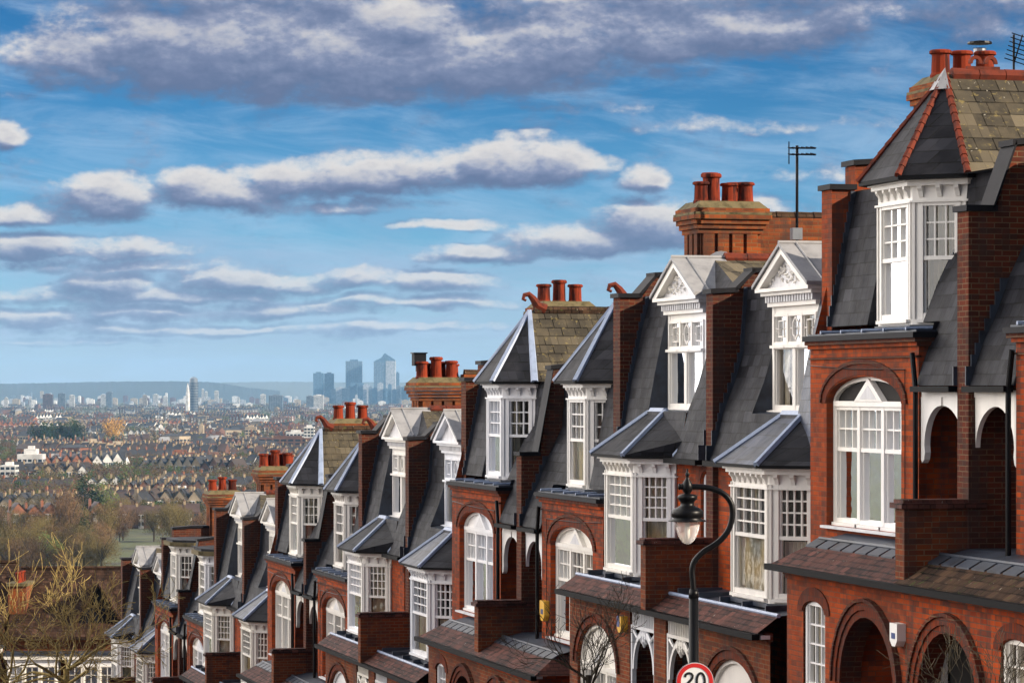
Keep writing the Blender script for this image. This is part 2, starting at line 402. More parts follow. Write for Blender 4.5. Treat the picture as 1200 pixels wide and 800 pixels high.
def stack(house, y, q0, q1, zb, zt, ctx, npots=3, wide=False):
    my, org = ctx; b = MB(); m = 'brick_orange'
    hw = .44; cx = (q0 + q1) / 2
    def ring(o, z0, z1, mm): b.box(q0 + .22 - o, q1 - .22 + o, y - hw - o, y + hw + o, z0, z1, mm)
    ring(0, zb, zt - .55, m)
    for i in range(4):
        x = q0 + .22 + (q1 - q0 - .44) * (i + .5) / 4
        b.box(x - .11, x + .11, y - hw - .06, y + hw + .06, zb, zt - .62, m)
    for i in range(3):
        yy = y - hw + (2 * hw) * (i + .5) / 3
        b.box(q0 + .16, q1 - .16, yy - .1, yy + .1, zb + .002, zt - .622, m)
    for i in range(4): ring(.07 + .045 * i, zt - .62 + .09 * i, zt - .535 + .09 * i, m)
    ring(.20, zt - .262, zt - .22, 'cement'); ring(.17, zt - .22, zt - .14, m)
    # sloped mortar flaunching
    o = .15; X0, X1, Y0, Y1 = q0 + .22 - o, q1 - .22 + o, y - hw - o, y + hw + o
    b.hexa([(X0, Y0, zt - .14), (X1, Y0, zt - .14), (X1, Y1, zt - .14), (X0, Y1, zt - .14)],
           [(X0 + .14, Y0 + .14, zt), (X1 - .14, Y0 + .14, zt), (X1 - .14, Y1 - .14, zt), (X0 + .14, Y1 - .14, zt)], 'cement')
    so = b.build('chimney_stack', house, my, org)
    L = q1 - q0
    if npots == 6:
        xs = [(q0 + .33, -.17, .42), (q0 + .53, -.2, .58), (q0 + .62, .2, .62), (q0 + .88, -.18, .40), (q0 + 1.12, .2, .44), (q0 + 1.20, -.2, .42)]
    elif npots == 5:
        xs = [(q0 + .31, -.15, .46), (q0 + .50, .2, .42), (q0 + .70, -.14, .58), (q0 + .90, .2, .46), (q0 + 1.12, -.12, .48), (q0 + 1.24, .2, .40)]
    else:
        xs = [(q0 + .33, 0, .44), (q0 + .71, .05, .44 if wide else .54), (q0 + 1.08, 0, .44)]
    pots(so, 0, xs, y, zt, ctx)
    return so, xs

def coped(house, prof, y, zb, ctx, th=.22, m='brick', name='party_wall', front_m=None):
    """wall standing between two houses: outline prof = (q, top z) points, dark coping along the top"""
    my, org = ctx; b = MB()
    pts = [(prof[0][0], zb)] + list(prof) + [(prof[-1][0], zb)]
    b.qz(pts, y - th, y + th, m)
    for (x0, z0), (x1, z1) in zip(prof, prof[1:]):
        if abs(x1 - x0) < .02 and z1 != z0:
            continue
        e = .05
        b.qz([(x0 - e, z0 + .003), (x1 + .01, z1 + .003), (x1 + .01, z1 + .085), (x0 - e, z0 + .085)], y - th - .05, y + th + .05, 'coping')
    return b.build(name, house, my, org)

def flash(b, prof, y, m='lead'):
    """stepped lead flashing up a wall beside the slates"""
    for (x0, z0), (x1, z1) in zip(prof, prof[1:]):
        n = max(1, int((z1 - z0) / .15))
        for i in range(n):
            t0, t1 = i / n, (i + 1) / n
            xa, xb = x0 + (x1 - x0) * t0, x0 + (x1 - x0) * t1; za, zb = z0 + (z1 - z0) * t0, z0 + (z1 - z0) * t1
            b.qz([(xa - .055, za), (xb + .03, za), (xb + .03, zb), (xa - .055, zb)], y, y + .03, m)

def house_A(ctx, near, var):
    """turreted house; built on the far side (+y) of the party wall at y = 0, mirrored for its twin"""
    my, org = ctx
    H = empty('turret_house', (0, 0, 0))
    F = front(16.76)
    W_ = 6.0
    # --- main brick walls
    b = MB()
    bc, bh = 3.8, 1.5                               # bay window centre and half width
    b.wall(F, 1.65, W_ - .0, -8.2, .55, [(bc, bh, .40, -.22, -2.08)], 'brick', .22, 'brick')
    b.face([(16.76, 1.65, -8.2), (18.0, 1.65, -8.2), (18.0, 1.65, .55), (16.76, 1.65, .55)], 'brick')     # return beside the recess
    b.ring(F, bc, bh + .02, .42, -.22, .17, 0, .012, 'arch_brick'); b.ring(F, bc, bh + .19, .59, -.22, .06, 0, .035, 'brick_dark')
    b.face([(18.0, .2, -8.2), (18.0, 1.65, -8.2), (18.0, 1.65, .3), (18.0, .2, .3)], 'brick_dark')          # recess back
    b.face([(16.76, W_, -8.2), (25, W_, -8.2), (25, W_, 3.0), (17.4, W_, 3.0), (16.76, W_, .55)], 'brick')
    b.face([(25, 0, -8.2), (25, W_, -8.2), (25, W_, 3.05), (25, 0, 3.05)], 'brick')
    for i, (o, z0, z1) in enumerate([(.03, .30, .36), (.0, .55, .6), (.05, .6, .66), (.10, .66, .72)]):
        b.box(16.76 - o, 17.2, 1.65 - o, W_ + (.0 if i else 0) - .002 * i, z0 + .0, z1, 'brick' if i != 3 else 'brick_dark') if i else b.box(16.73, 16.80, 1.65, W_ - .01, .44, .47, 'brick_dark')
    b.build('wall', H, my, org)
    # stone sill and lead below the window
    b = MB(); b.box(16.66, 16.97, bc - bh - .02, bc + bh + .02, -2.12, -2.082, 'white_old'); b.build('sill', H, my, org)
    arched_light(H, bc, bh, -2.08, -.22, .40, 16.93, ctx, 'room' if var == 0 else 'white', ('sides', 'nets', 'sides') if var == 0 else ('nets', 'sides', 'nets'), -.92)
    # --- flat roof of the bay
    b = MB(); b.slab([(16.62, 1.53), (18, 1.53), (18, W_), (16.62, W_)], .72, .80, 'coping')
    b.slab([(16.70, 1.60), (18, 1.60), (18, W_ - .02), (16.70, W_ - .02)], .80, .83, 'lead')
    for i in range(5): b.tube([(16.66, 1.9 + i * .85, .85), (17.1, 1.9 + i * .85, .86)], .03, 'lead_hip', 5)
    b.build('bay_roof', H, my, org)
    # --- turret
    tc, th, td, tq = 3.25, .66, .60, 17.05
    canted(H, tc, th, td, tq, .92, 2.98, ctx, 1.0, 2.70, 1.88, 3, 3 if var == 0 else 3, ('sides', 'nets') if var == 0 else ('half', 'sides'), qb=18.6)
    b = MB()
    e = oct_pts(tc, th, td, tq, .27, 19.0)
    ze, ap = 3.03, (17.84, tc, 4.62)
    D_, C_ = e[4], e[1]; A_, B_ = e[3], e[2]
    P = lambda xy, z: (xy[0], xy[1], z)
    hipm = 'ridge_red' if var == 0 else 'lead_hip'
    if var != 2:
        b.slab(e, ze - .03, ze + .03, 'gutter')
        z = ze + .032
        b.face([P(A_, z), P(B_, z), ap], 'slate'); b.face([P(B_, z), P(C_, z), ap], 'slate'); b.face([P(D_, z), P(A_, z), ap], 'slate')
        zr = ap[2]
        rb = 24.0
        b.face([P(C_, z), (rb, C_[1], z), (rb, tc, zr), ap], 'old_slate'); b.face([P(D_, z), (rb, D_[1], z), (rb, tc, zr), ap], 'slate')
        b.face([(rb, C_[1], z), (rb, D_[1], z), (rb, tc, zr)], 'brick')
        b.build('roof', H, my, org)
        b = MB()
        for q_ in (A_, B_, C_, D_):
            v0, v1 = Vector(P(q_, z - .0)), Vector(ap)
            ax = (v1 - v0); side = ax.cross(Vector((q_[0] - ap[0], q_[1] - ap[1], 0))).normalized() * (.085 if var else .06)
            if var:
                up = Vector((0, 0, .035)); n3 = side.cross(ax).normalized() * .03
                if n3.z < 0: n3 = -n3
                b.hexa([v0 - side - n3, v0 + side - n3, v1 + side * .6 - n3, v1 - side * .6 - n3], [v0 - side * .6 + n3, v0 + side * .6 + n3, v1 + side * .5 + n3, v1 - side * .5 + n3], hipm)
            else:
                n_ = 12
                for i in range(n_):
                    p0, p1 = v0.lerp(v1, i / n_), v0.lerp(v1, (i + .97) / n_)
                    b.tube([p0, p1], [.058, .046], hipm, 6)
        if var == 0:
            bs = [Vector(P(q_, z)).lerp(Vector(ap), .80) + (Vector(P(q_, z)) - Vector(ap)).normalized() * 0 + Vector((0, 0, .075)) for q_ in (D_, A_, B_, C_)]
            tp = Vector(ap) + Vector((0, 0, .10))
            for i in range(3): b.face([bs[i], bs[i + 1], tp], 'lead_pale')
        for i in range(14):
            x = ap[0] + .1 + i * .42
            b.tube([(x, tc, zr + .0), (x + .41, tc, zr + .0)], [.10, .095], 'ridge_red' if var == 0 else 'tile_moss', 8)
        b.build('ridge', H, my, org)
        if var == 0:
            b = MB()
            for cx in (18.2, 19.9):
                b.box(cx - .02, cx + .5, tc - .03, tc + .03, zr + .08, zr + .13, 'ridge_red')
                for k in range(2):
                    b.ring(Fr((0, tc), (1, 0), (0, -1)), cx + .12 + k * .24, .055, .07, zr + .17, .05, -.03, .03, 'ridge_red', 8)
                b.build('ridge_ornament', H, my, org); b = MB()
        else:   # scrolled terracotta finial at the apex
            b = MB(); pts = [(ap[0] + .35, tc, zr + .02), (ap[0] + .18, tc, zr + .10), (ap[0] + .08, tc, zr + .26), (ap[0] - .02, tc, zr + .36), (ap[0] - .12, tc, zr + .34), (ap[0] - .15, tc, zr + .25), (ap[0] - .08, tc, zr + .22)]
            b.tube(pts, [.13, .11, .08, .06, .05, .04, .03], 'ridge_red', 8); b.build('finial', H, my, org)
    else:
        b.slab(e, ze - .03, ze + .12, 'cement'); b.slab([(x + .1 if i in (2, 3) else x, y) for i, (x, y) in enumerate(e)], ze + .12, ze + .2, 'slate')
        b.build('roof', H, my, org)
    # --- mansard
    prof = [(16.72, .04), (16.80, .30), (16.90, .62), (17.0, .95), (17.14, 1.6), (17.42, 3.05)]
    b = MB()
    def skin(y0, y1, pf, m, x0=1):
        for (xa, za), (xb, zb_) in zip(pf, pf[1:]):
            b.face([(xa, y0, za), (xa, y1, za), (xb, y1, zb_), (xb, y0, zb_)], m)
    profn = [(16.72, .04), (16.80, .30), (16.92, .62), (17.08, .95), (17.3, 1.5), (17.60, 2.1), (17.66, 3.05)]
    yc = tc + th + .32
    skin(.2, 1.65, profn, 'slate'); skin(1.65, tc - th - .32, profn[3:], 'slate'); skin(yc, W_ - .2, prof[3:], 'slate')
    b.face([(17.75, yc, .9)] + [(x, yc, z) for x, z in prof[3:]] + [(17.75, yc, 3.0)], 'slate')
    b.face([(17.75, tc - th - .32, .9)] + [(x, tc - th - .32, z) for x, z in profn[3:]] + [(17.75, tc - th - .32, 3.0)], 'slate')
    skin(tc - th - td, tc + th + td, [(17.62, .83), (17.62, 1.0)], 'slate')
    b.face([(17.0, 1.652, .95), (16.72, 1.652, .04), (17.6, 1.652, .04), (17.6, 1.652, .95)], 'slate')
    b.face([(17.42, .2, 3.05), (17.42, W_ - .2, 3.05), (25, W_ - .2, 3.06), (25, .2, 3.06)], 'lead')
    flash(b, prof[3:], W_ - .25); flash(b, profn[:5], .2)
    b.box(16.60, 16.74, .22, 1.60, -.05, .03, 'gutter')
    b.build('mansard', H, my, org)
    # --- white timber bracket over the recess
    b = MB(); F2 = front(16.80)
    b.fbox(F2, .2, 1.645, -.12, -.02, -.10, .0, 'white')
    n = 10; a = .60
    pts = [(1.64, -.12), (1.64, -1.0), (1.60, -1.05), (1.53, -1.0), (1.50, -.9)] + [(.92 + a * math.cos(math.pi * i / n / 2), -.80 + .56 * math.sin(math.pi * i / n / 2)) for i in range(n + 1)] + [(.92, -.12)]
    b.fprism(F2, pts, -.08, .01, 'white')
    pts = [(.92 - (.70) * math.sin(math.pi * i / n / 2), -.80 + .56 * math.cos(math.pi * i / n / 2)) for i in range(n + 1)] + [(.2, -.12), (.92, -.12)]
    b.fprism(F2, pts, -.08, -.012, 'white')
    b.build('bracket', H, my, org)
    b = MB(); b.tube([(16.735, W_ - .05, .35), (16.735, 4.2, .29), (16.735, 2.1, .27)], .008, 'black', 4); b.tube([(16.735, 2.1, .27), (16.735, 2.1, -2.1)], .008, 'black', 4); b.build('cable', H, my, org)
    b = MB(); b.tube([(16.68, 1.70, .5), (16.68, 1.58, .0), (16.68, 1.58, -2.2)], .04, 'black', 8); b.build('downpipe', H, my, org)
    # --- projecting ground floor, porch arch
    F3 = front(15.9); G = 4.7
    b = MB()
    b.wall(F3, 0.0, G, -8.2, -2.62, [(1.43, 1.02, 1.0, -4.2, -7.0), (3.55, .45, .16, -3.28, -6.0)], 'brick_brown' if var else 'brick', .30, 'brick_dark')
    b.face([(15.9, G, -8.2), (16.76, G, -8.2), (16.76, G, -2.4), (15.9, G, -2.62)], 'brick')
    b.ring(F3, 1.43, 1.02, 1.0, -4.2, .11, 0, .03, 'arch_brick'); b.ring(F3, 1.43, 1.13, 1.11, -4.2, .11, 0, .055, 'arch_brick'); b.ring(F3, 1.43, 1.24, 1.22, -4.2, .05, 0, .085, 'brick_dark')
    b.ring(F3, 3.55, .46, .17, -3.28, .2, 0, .02, 'arch_brick')
    for k in range(3): b.box(15.9 - .03 - .03 * k, 16.0, .0, G + .03 * k, -2.84 + .06 * k + .001, -2.84 + .06 * (k + 1), 'brick')
    # porch interior
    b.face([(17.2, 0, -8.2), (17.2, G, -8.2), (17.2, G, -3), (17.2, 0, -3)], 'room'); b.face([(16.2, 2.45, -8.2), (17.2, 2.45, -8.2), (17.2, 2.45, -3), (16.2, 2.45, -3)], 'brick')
    b.build('porch_wall', H, my, org)
    window(H, front(15.78 + .0), 3.12, 3.98, -5.9, -3.12, -.2, -4.35, 3, 4, ctx, curt='nets')
    window(H, front(17.1), 1.55, 2.35, -6.0, -3.35, 0, -4.6, 3, 3, ctx, name='hall_window', curt='sides')
    # --- skirt roof over the ground floor
    b = MB()
    b.face([(15.70, 0, -2.64), (15.70, G + .2, -2.64), (16.28, G - .25, -2.28), (16.28, 0, -2.28)], 'tile_moss' if near and var == 0 else 'tile')
    b.face([(15.70, G + .2, -2.64), (16.76, G + .2, -2.64), (16.76, G - .25, -2.28), (16.28, G - .25, -2.28)], 'tile')
    b.face([(16.28, 0, -2.28), (16.28, G - .25, -2.28), (16.76, G - .25, -2.17), (16.76, 1.65, -2.17), (18.0, 1.65, -2.17), (18.0, 0, -2.17), (16.76, 0, -2.17)], 'lead')
    b.box(15.62, 15.74, 0, G + .24, -2.72, -2.63, 'gutter'); b.box(15.76, 15.9, 0, G + .1, -2.70, -2.645, 'white_old')
    for i in range(9):
        y = .12 + i * .5; b.hexa([(16.14, y, -2.37), (16.36, y, -2.25), (16.36, y + .42, -2.25), (16.14, y + .42, -2.37)], [(16.14, y, -2.345), (16.36, y, -2.225), (16.36, y + .42, -2.225), (16.14, y + .42, -2.345)], 'lead')
    b.tube([(16.33, 0, -2.24), (16.33, G - .25, -2.24)], .03, 'lead', 6)
    b.build('porch_roof', H, my, org)
    if near:
        pt = 2.40 if var == 0 else 1.5
        coped(H, [(16.72, pt), (17.12, pt), (17.40, 3.3), (18.2, 3.4), (24.9, 3.4)], 0, -2.17, ctx, .19, 'brick_dark', 'party_wall')
        b = MB(); b.box(15.80, 16.9, -.16, .16, -2.66, -1.62, 'brick_brown'); b.box(15.74, 16.98, -.22, .22, -1.62, -1.545, 'tile'); b.box(15.78, 16.94, -.17, .17, -1.545, -1.50, 'tile')
        b.build('balcony_wall', H, my, org)
    else:
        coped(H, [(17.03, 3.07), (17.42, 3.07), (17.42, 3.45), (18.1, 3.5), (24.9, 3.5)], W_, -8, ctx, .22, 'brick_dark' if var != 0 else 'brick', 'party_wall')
        so, xs = stack(H, W_, 18.6, 20.1, 3.0, 4.9, ctx, 3, wide=(var == 0))
        if var == 0:
            x, dy, hh = xs[2]
            b = MB(); z = 4.86 + hh
            b.lathe((x + .0, W_ + .2, z - .1), [(.10, 0), (.10, .16), (.11, .17)], 'steel'); b.lathe((x, W_ + .2, z + .14), [(.20, 0), (.19, .03), (.05, .05)], 'black')
            b.build('cowl', so, my, org)
    return H

def house_B(ctx, near, var=0):
    """house with a pedimented dormer over a canted bay"""
    my, org = ctx
    H = empty('dormer_house', (0, 0, 0))
    W_ = 5.6; F = front(17.1); ze = -1.24
    b = MB()
    ops = [] if near else [(.45, .31, .22, -1.66, -3.1)]
    b.wall(F, 0, W_, -9.4, ze, ops, 'brick', .14)
    if not near: b.ring(F, .45, .32, .23, -1.66, .16, 0, .015, 'arch_brick')
    b.solid([(17.1, W_, -9.4), (25, W_, -9.4), (25, W_, 1.4), (17.1, W_, ze), (25, 0, -9.4), (25, 0, 1.4)], [(0, 1, 2, 3), (1, 4, 5, 2)], 'brick')
    b.build('wall', H, my, org)
    if not near:
        window(H, front(17.2), .16, .74, -3.08, -1.50, 0, -2.3, 3, 3, ctx, curt='nets')
    bc, bh, bd, bq = 3.6, .90, .60, 16.48
    canted(H, bc, bh, bd, bq, -3.40, ze - .06, ctx, -3.32, -1.52, -2.36, 4, 4, ('nets', 'nets') if not near else ('half', 'sides'))
    # bay roof
    b = MB()
    e = oct_pts(bc, bh, bd, bq, .26, 17.06); A_, B_, C_, D_ = e[3], e[2], e[1], e[4]
    P = lambda xy, z: (xy[0], xy[1], z)
    b.slab(e, ze - .02, ze + .03, 'gutter'); z = ze + .032
    tA, tB = (17.22, bc + .45, -.42), (17.22, bc - .45, -.42)
    Cb, Db = (17.14, C_[1] - .35, -.9), (17.14, D_[1] + .25, -.9)
    b.face([P(A_, z), P(B_, z), tB, tA], 'slate_blue' if near else 'slate'); b.face([P(B_, z), P(C_, z), Cb, tB], 'slate'); b.face([P(D_, z), P(A_, z), tA, Db], 'slate')
    b.face([P(C_, z), (17.1, C_[1], z), Cb], 'slate'); b.face([P(D_, z), (17.1, D_[1], z), Db], 'slate')
    def strip(p0, p1, w=.08, m='lead_hip'):
        v0, v1 = Vector(p0), Vector(p1); b.tube([v0, v1], [w * .75, w * .75], m, 6)
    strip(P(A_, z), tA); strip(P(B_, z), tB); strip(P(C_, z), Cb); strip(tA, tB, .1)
    b.build('bay_roof', H, my, org)
    # mansard with an inset dormer
    prof = [(16.92, ze), (17.02, -.98), (17.10, -.72), (17.15, -.42), (17.28, .3), (17.45, 1.1), (17.62, 1.75)]
    dq, d0, d1 = 17.55, 1.72, 3.98; dz0 = -.42
    b = MB(); sm = 'slate_blue' if near else 'slate'
    def skin(y0, y1, pf, m):
        for (xa, za), (xb, zb_) in zip(pf, pf[1:]): b.face([(xa, y0, za), (xa, y1, za), (xb, y1, zb_), (xb, y0, zb_)], m)
    pn = [(16.92, ze), (17.02, -.98), (17.10, -.72), (17.17, -.42), (17.38, .10), (17.54, .62), (17.62, 1.75)]
    skin(.2, d0, pn, 'slate'); skin(d1, W_ - .2, prof, sm); skin(d0, d1, prof[:4], 'slate')
    for y, pf in ((d0, pn), (d1, prof)): b.face([(dq + .1, y, dz0)] + [(x, y, zz) for x, zz in pf[3:]] + [(dq + .1, y, 1.75)], 'lead')
    b.face([(17.15, d0, dz0), (17.15, d1, dz0), (dq, d1, dz0 + .04), (dq, d0, dz0 + .04)], 'lead')
    flash(b, prof, W_ - .25); flash(b, pn, .2)
    b.box(16.80, 16.94, .2, bc - bh - bd - .1, ze - .09, ze, 'gutter'); b.box(16.94, 17.1, .2, bc - bh - bd - .1, ze - .10, ze - .01, 'white')
    b.build('mansard', H, my, org)
    # dormer
    FD = front(dq); b = MB()
    b.fbox(FD, d0, d0 + .12, dz0, 1.36, -.3, .02, 'white'); b.fbox(FD, d1 - .12, d1, dz0, 1.36, -.3, .02, 'white')
    b.fbox(FD, d0 + .12, d1 - .12, 1.24, 1.36, -.1, .01, 'white')
    b.fbox(FD, d0 - .02, d1 + .02, dz0 - .03, dz0 + .05, -.05, .12, 'white')
    n = 18
    for i in range(n):
        u = d0 - .02 + (d1 - d0 + .04) * (i + .5) / n; b.fbox(FD, u - .035, u + .035, 1.43, 1.54, 0, .15, 'white_old')
    b.fbox(FD, d0 - .02, d1 + .02, 1.36, 1.43, -.9, .10, 'white'); b.fbox(FD, d0 - .08, d1 + .08, 1.54, 1.60, -.9, .20, 'white'); b.fbox(FD, d0 - .14, d1 + .14, 1.60, 1.66, -.9, .28, 'white')
    b.fbox(FD, d0, d1, 1.43, 1.54, -.9, -.0, 'white')
    c = (d0 + d1) / 2; w = (d1 - d0) / 2 + .14; zp, za = 1.66, 2.33
    b.fprism(FD, [(c - w + .12, zp), (c + w - .12, zp), (c, za - .07)], -.6, .14, 'white_old')
    for sgn in (-1, 1):
        b.fprism(FD, [(c + sgn * w, zp), (c + sgn * (w - .22), zp), (c, za - .13), (c, za)], .141, .28, 'white')
    r = random.Random(5)
    if not var:
        for i in range(46):   # carved relief
            t_ = r.random(); x = c + (r.random() * 2 - 1) * (w - .35) * (1 - t_); zz = zp + .07 + t_ * (za - zp - .3)
            b.tube([FD.p(x, zz, .14), FD.p(x + (r.random() - .5) * .1, zz + (r.random() - .3) * .08, .17), FD.p(x + (r.random() - .5) * .14, zz + r.random() * .06, .14)], [.022, .02, .012], 'white', 5)
    # decorative top lights
    b.build('dormer', H, my, org)
    w3 = (d1 - d0 - .24) / 3
    for i in range(3):
        u0 = d0 + .12 + w3 * i
        window(H, FD, u0, u0 + w3, .72, 1.24, 0, None, 1, 1, ctx, name='top_light', curt='nets', fw=.045)
    window(H, FD, d0 + .12, c - (.0), dz0 + .06, .72, 0, None, 1, 1, ctx, curt='sides')
    window(H, FD, c, d1 - .12, dz0 + .06, .72, 0, None, 1, 1, ctx, curt='nets' if near else 'half')
    for i in range(3):
        b = MB(); uc = d0 + .12 + w3 * (i + .5)
        if i == 1: pts = [(uc + .14 * math.sin(a_ * math.pi / 6), .99 + (.19 if a_ % 2 == 0 else .15) * math.cos(a_ * math.pi / 6)) for a_ in range(13)]
        else: pts = [(uc - .13, .86), (uc + .13, .86), (uc + .13, 1.12), (uc - .13, 1.12), (uc - .13, .86)]
        b.tube([FD.p(u, z_, .015) for u, z_ in pts], .017, 'white', 5)
        for pu, pz in ((uc, .74), (uc, 1.22), (uc - w3 / 2 + .04, .99), (uc + w3 / 2 - .04, .99)):
            k = Vector((pu - uc, pz - .99)).normalized() * .14; b.tube([FD.p(pu, pz, .012), FD.p(uc + k.x, .99 + k.y, .012)], .012, 'white', 4)
        b.build('tracery', H, my, org)
    # dormer roof in lead, main roof behind
    b = MB(); x0, x1 = dq - .32, 18.25
    for sgn in (-1, 1):
        b.hexa([(x0, c + sgn * (w + .05), zp - .0), (x1, c + sgn * (w + .05), zp), (x1, c, za), (x0, c, za)], [(x0, c + sgn * (w + .05), zp + .06), (x1, c + sgn * (w + .05), zp + .06), (x1, c, za + .06), (x0, c, za + .06)], 'lead_pale')
        b.tube([(x0 + .3, c + sgn * (w + .04), zp + .07), (x0 + .3, c, za + .07)], .02, 'lead_pale', 5); 
    b.tube([(x0, c, za + .06), (x1, c, za + .06)], .04, 'lead_pale', 6)
    b.build('dormer_roof', H, my, org)
    b = MB(); rz, sz = 2.36, 1.45
    b.face([(x1 - .2, c, rz), (24.5, c, rz), (24.5, .2, sz), (17.62, .2, sz + .25)], 'old_slate'); b.face([(x1 - .2, c, rz), (24.5, c, rz), (24.5, W_ - .2, sz), (17.62, W_ - .2, sz + .25)], 'slate')
    b.face([(17.62, .2, 1.70), (17.62, W_ - .2, 1.70), (x1 - .2, c, rz)], 'slate')
    for i in range(14): b.tube([(x1 + i * .43, c, rz + .02), (x1 + .42 + i * .43, c, rz + .02)], [.1, .09], 'ridge_red', 8)
    b.build('roof', H, my, org)
    # projecting ground floor
    F3 = front(16.1); zt = -3.78
    b = MB()
    b.wall(F3, 1.75, W_, -9.4, zt, [(3.82, 1.25, .78, -5.12, -8.2)], 'brick_brown', .2)
    b.ring(F3, 3.82, 1.27, .80, -5.12, .14, 0, .02, 'arch_brick'); b.ring(F3, 3.82, 1.41, .94, -5.12, .06, 0, .05, 'brick_dark')
    b.box(16.1, 16.4, 0, .33, -9.4, zt, 'brick_brown')
    b.face([(16.101, 1.751, -9.4), (17.1, 1.751, -9.4), (17.1, 1.751, zt), (16.101, 1.751, zt)], 'brick_dark')
    for k in range(2): b.box(16.06 - .03 * k, 16.15, 1.75 - .0, W_ - .01, zt - .13 + .065 * k + .001, zt - .065 + .065 * k, 'brick_dark')
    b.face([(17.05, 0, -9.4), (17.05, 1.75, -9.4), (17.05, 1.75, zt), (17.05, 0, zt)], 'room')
    b.build('porch_wall', H, my, org)
    arched_light(H, 3.82, 1.25, -8.1, -5.12, .78, 16.22, ctx, 'white', ('nets', 'sides', 'nets'), -6.4)
    # fretwork porch screen
    b = MB(); F4 = front(16.12); u0, u1 = .33, 1.75
    b.fbox(F4, u0, u1, zt - .06, zt, -.08, .0, 'white'); b.fbox(F4, u0, u1, zt - .46, zt - .40, -.08, .0, 'white')
    b.fbox(F4, u0, u0 + .08, -7.5, zt - .46, -.08, .0, 'white'); b.fbox(F4, u1 - .08, u1, -7.5, zt - .46, -.08, .0, 'white')
    for i in range(15):
        u = u0 + .05 + (u1 - u0 - .1) * i / 14; b.fbox(F4, u - .018, u + .018, zt - .40, zt - .06, -.06, -.02, 'white')
    cu = (u0 + u1) / 2; a = (u1 - u0) / 2 - .08
    for w_, off in ((.07, 0),):
        b.ring(F4, cu, a - .07, .62, zt - 1.18, .07, -.07, -.005, 'white')
    for k in (-1, 0, 1):
        b.tube([F4.p(cu + k * .13, zt - .46, -.03), F4.p(cu + k * .13, zt - .66 + abs(k) * .06, -.03)], [.03, .045], 'white', 6)
        b.tube([F4.p(cu + k * .13, zt - .66 + abs(k) * .06, -.03), F4.p(cu + k * .13, zt - .76 + abs(k) * .06, -.03)], [.06, .015], 'white', 6)
    for sg in (-1, 1):
        b.tube([F4.p(cu + sg * a, zt - .5, -.03), F4.p(cu + sg * a * .62, zt - .62, -.03), F4.p(cu + sg * a * .3, zt - .50, -.03)], .03, 'white', 6)
    b.build('porch_screen', H, my, org)
    # skirt roof
    b = MB()
    b.face([(15.88, 0, zt), (15.88, W_, zt), (16.24, W_, -3.52), (16.24, 0, -3.52)], 'tile')
    b.face([(16.24, 0, -3.52), (16.24, W_, -3.52), (17.1, W_, -3.43), (17.1, 0, -3.43)], 'lead')
    b.box(15.80, 15.92, 0, W_, zt - .10, zt - .01, 'gutter'); b.box(15.95, 16.1, 0, W_, zt - .09, zt - .03, 'white_old')
    b.tube([(16.24, 0, -3.51), (16.24, W_, -3.51)], .035, 'lead_hip', 6)
    for i in range(5): b.box(16.26, 17.05, .5 + i * 1.1, .55 + i * 1.1, -3.50, -3.40, 'lead')
    b.build('porch_roof', H, my, org)
    if near:
        coped(H, [(17.0, 1.63), (17.45, 1.66), (17.75, 2.0), (24.4, 2.0)], 0, -3.6, ctx, .18, 'brick_dark', 'party_wall')
        b = MB(); b.box(15.80, 17.1, -.14, .14, -3.8, -2.68, 'brick_brown'); b.box(15.74, 17.1, -.2, .2, -2.68, -2.61, 'tile'); b.box(15.78, 17.1, -.15, .15, -2.61, -2.57, 'tile')
        b.build('balcony_wall', H, my, org)
    else:
        coped(H, [(17.03, 1.72), (17.45, 1.72), (17.75, 2.12), (18.25, 2.15)], W_, -9, ctx, .22, 'brick_dark', 'party_wall')
        if var != 9:
            b = MB(); b.qz([(19.8, -3), (19.8, 3.28), (22.5, 3.28), (22.5, -3)], W_ - .2, W_ + .2, 'brick_orange')
            for i in range(7): b.tube([(19.85 + i * .38, W_, 3.3), (20.21 + i * .38, W_, 3.3)], [.13, .12], 'tile_moss', 6)
            b.build('gable_wall', H, my, org)
            stack(H, W_, 18.35, 19.95, 1.6, 3.57 if var == 0 else 3.2, ctx, 6 if var == 0 else 5)
    return H

DROP = 1.453
def moved(proto, s, z, label, first):
    return None
placed = {}
protos = {}
def place(kind, i, near, var, label, cat='house'):
    key = (kind, near, var)
    mid = 38.8 + 11.6 * i if kind == 'A' else 50.4 + 11.6 * (i - 1)
    z = -DROP * i if kind == 'A' else -DROP * (i - 1)
    my = -1 if near else 1
    if key not in protos:
        ctx = (my, ORG)
        H = house_A(ctx, near, var) if kind == 'A' else house_B(ctx, near, var)
        protos[key] = H
    else:
        H = copy_tree(protos[key])
    H.location = (ORG[0], mid, z + ORG[2])
    tag(H, label, cat, 'red brick houses of the terrace stepping down the hill')
    placed[(kind, i, near)] = H
    return H
place('A', 0, False, 0, 'uppermost fully visible turreted brick house with red hip tiles and a white alarm box')
place('A', 0, True, 0, 'turreted brick house cut by the frame edge, uphill of the red-hipped turret')
place('B', 1, True, 0, 'house with carved white pediment dormer directly beside the red-hipped turret house')
place('B', 1, False, 0, 'dormer house behind the street lamp with satellite dish and a small arched window')
place('A', 2, True, 1, 'grey-hipped turret house just downhill of the lamp, yellow alarm box on its wall')
place('A', 2, False, 1, 'grey-hipped turret house under the three-pot chimney with lichened slates, second turret pair')
place('B', 3, True, 1, 'plain pediment dormer house next downhill of the second turret pair')
place('B', 3, False, 1, 'dormer house below the wide orange stack with a black cowl')
place('A', 4, True, 1, 'turret house of the third turret pair on its uphill side')
place('A', 4, False, 1, 'turret house of the third turret pair beneath the three stout orange pots')
place('B', 5, True, 1, 'small dormer house just downhill of the third turret pair')
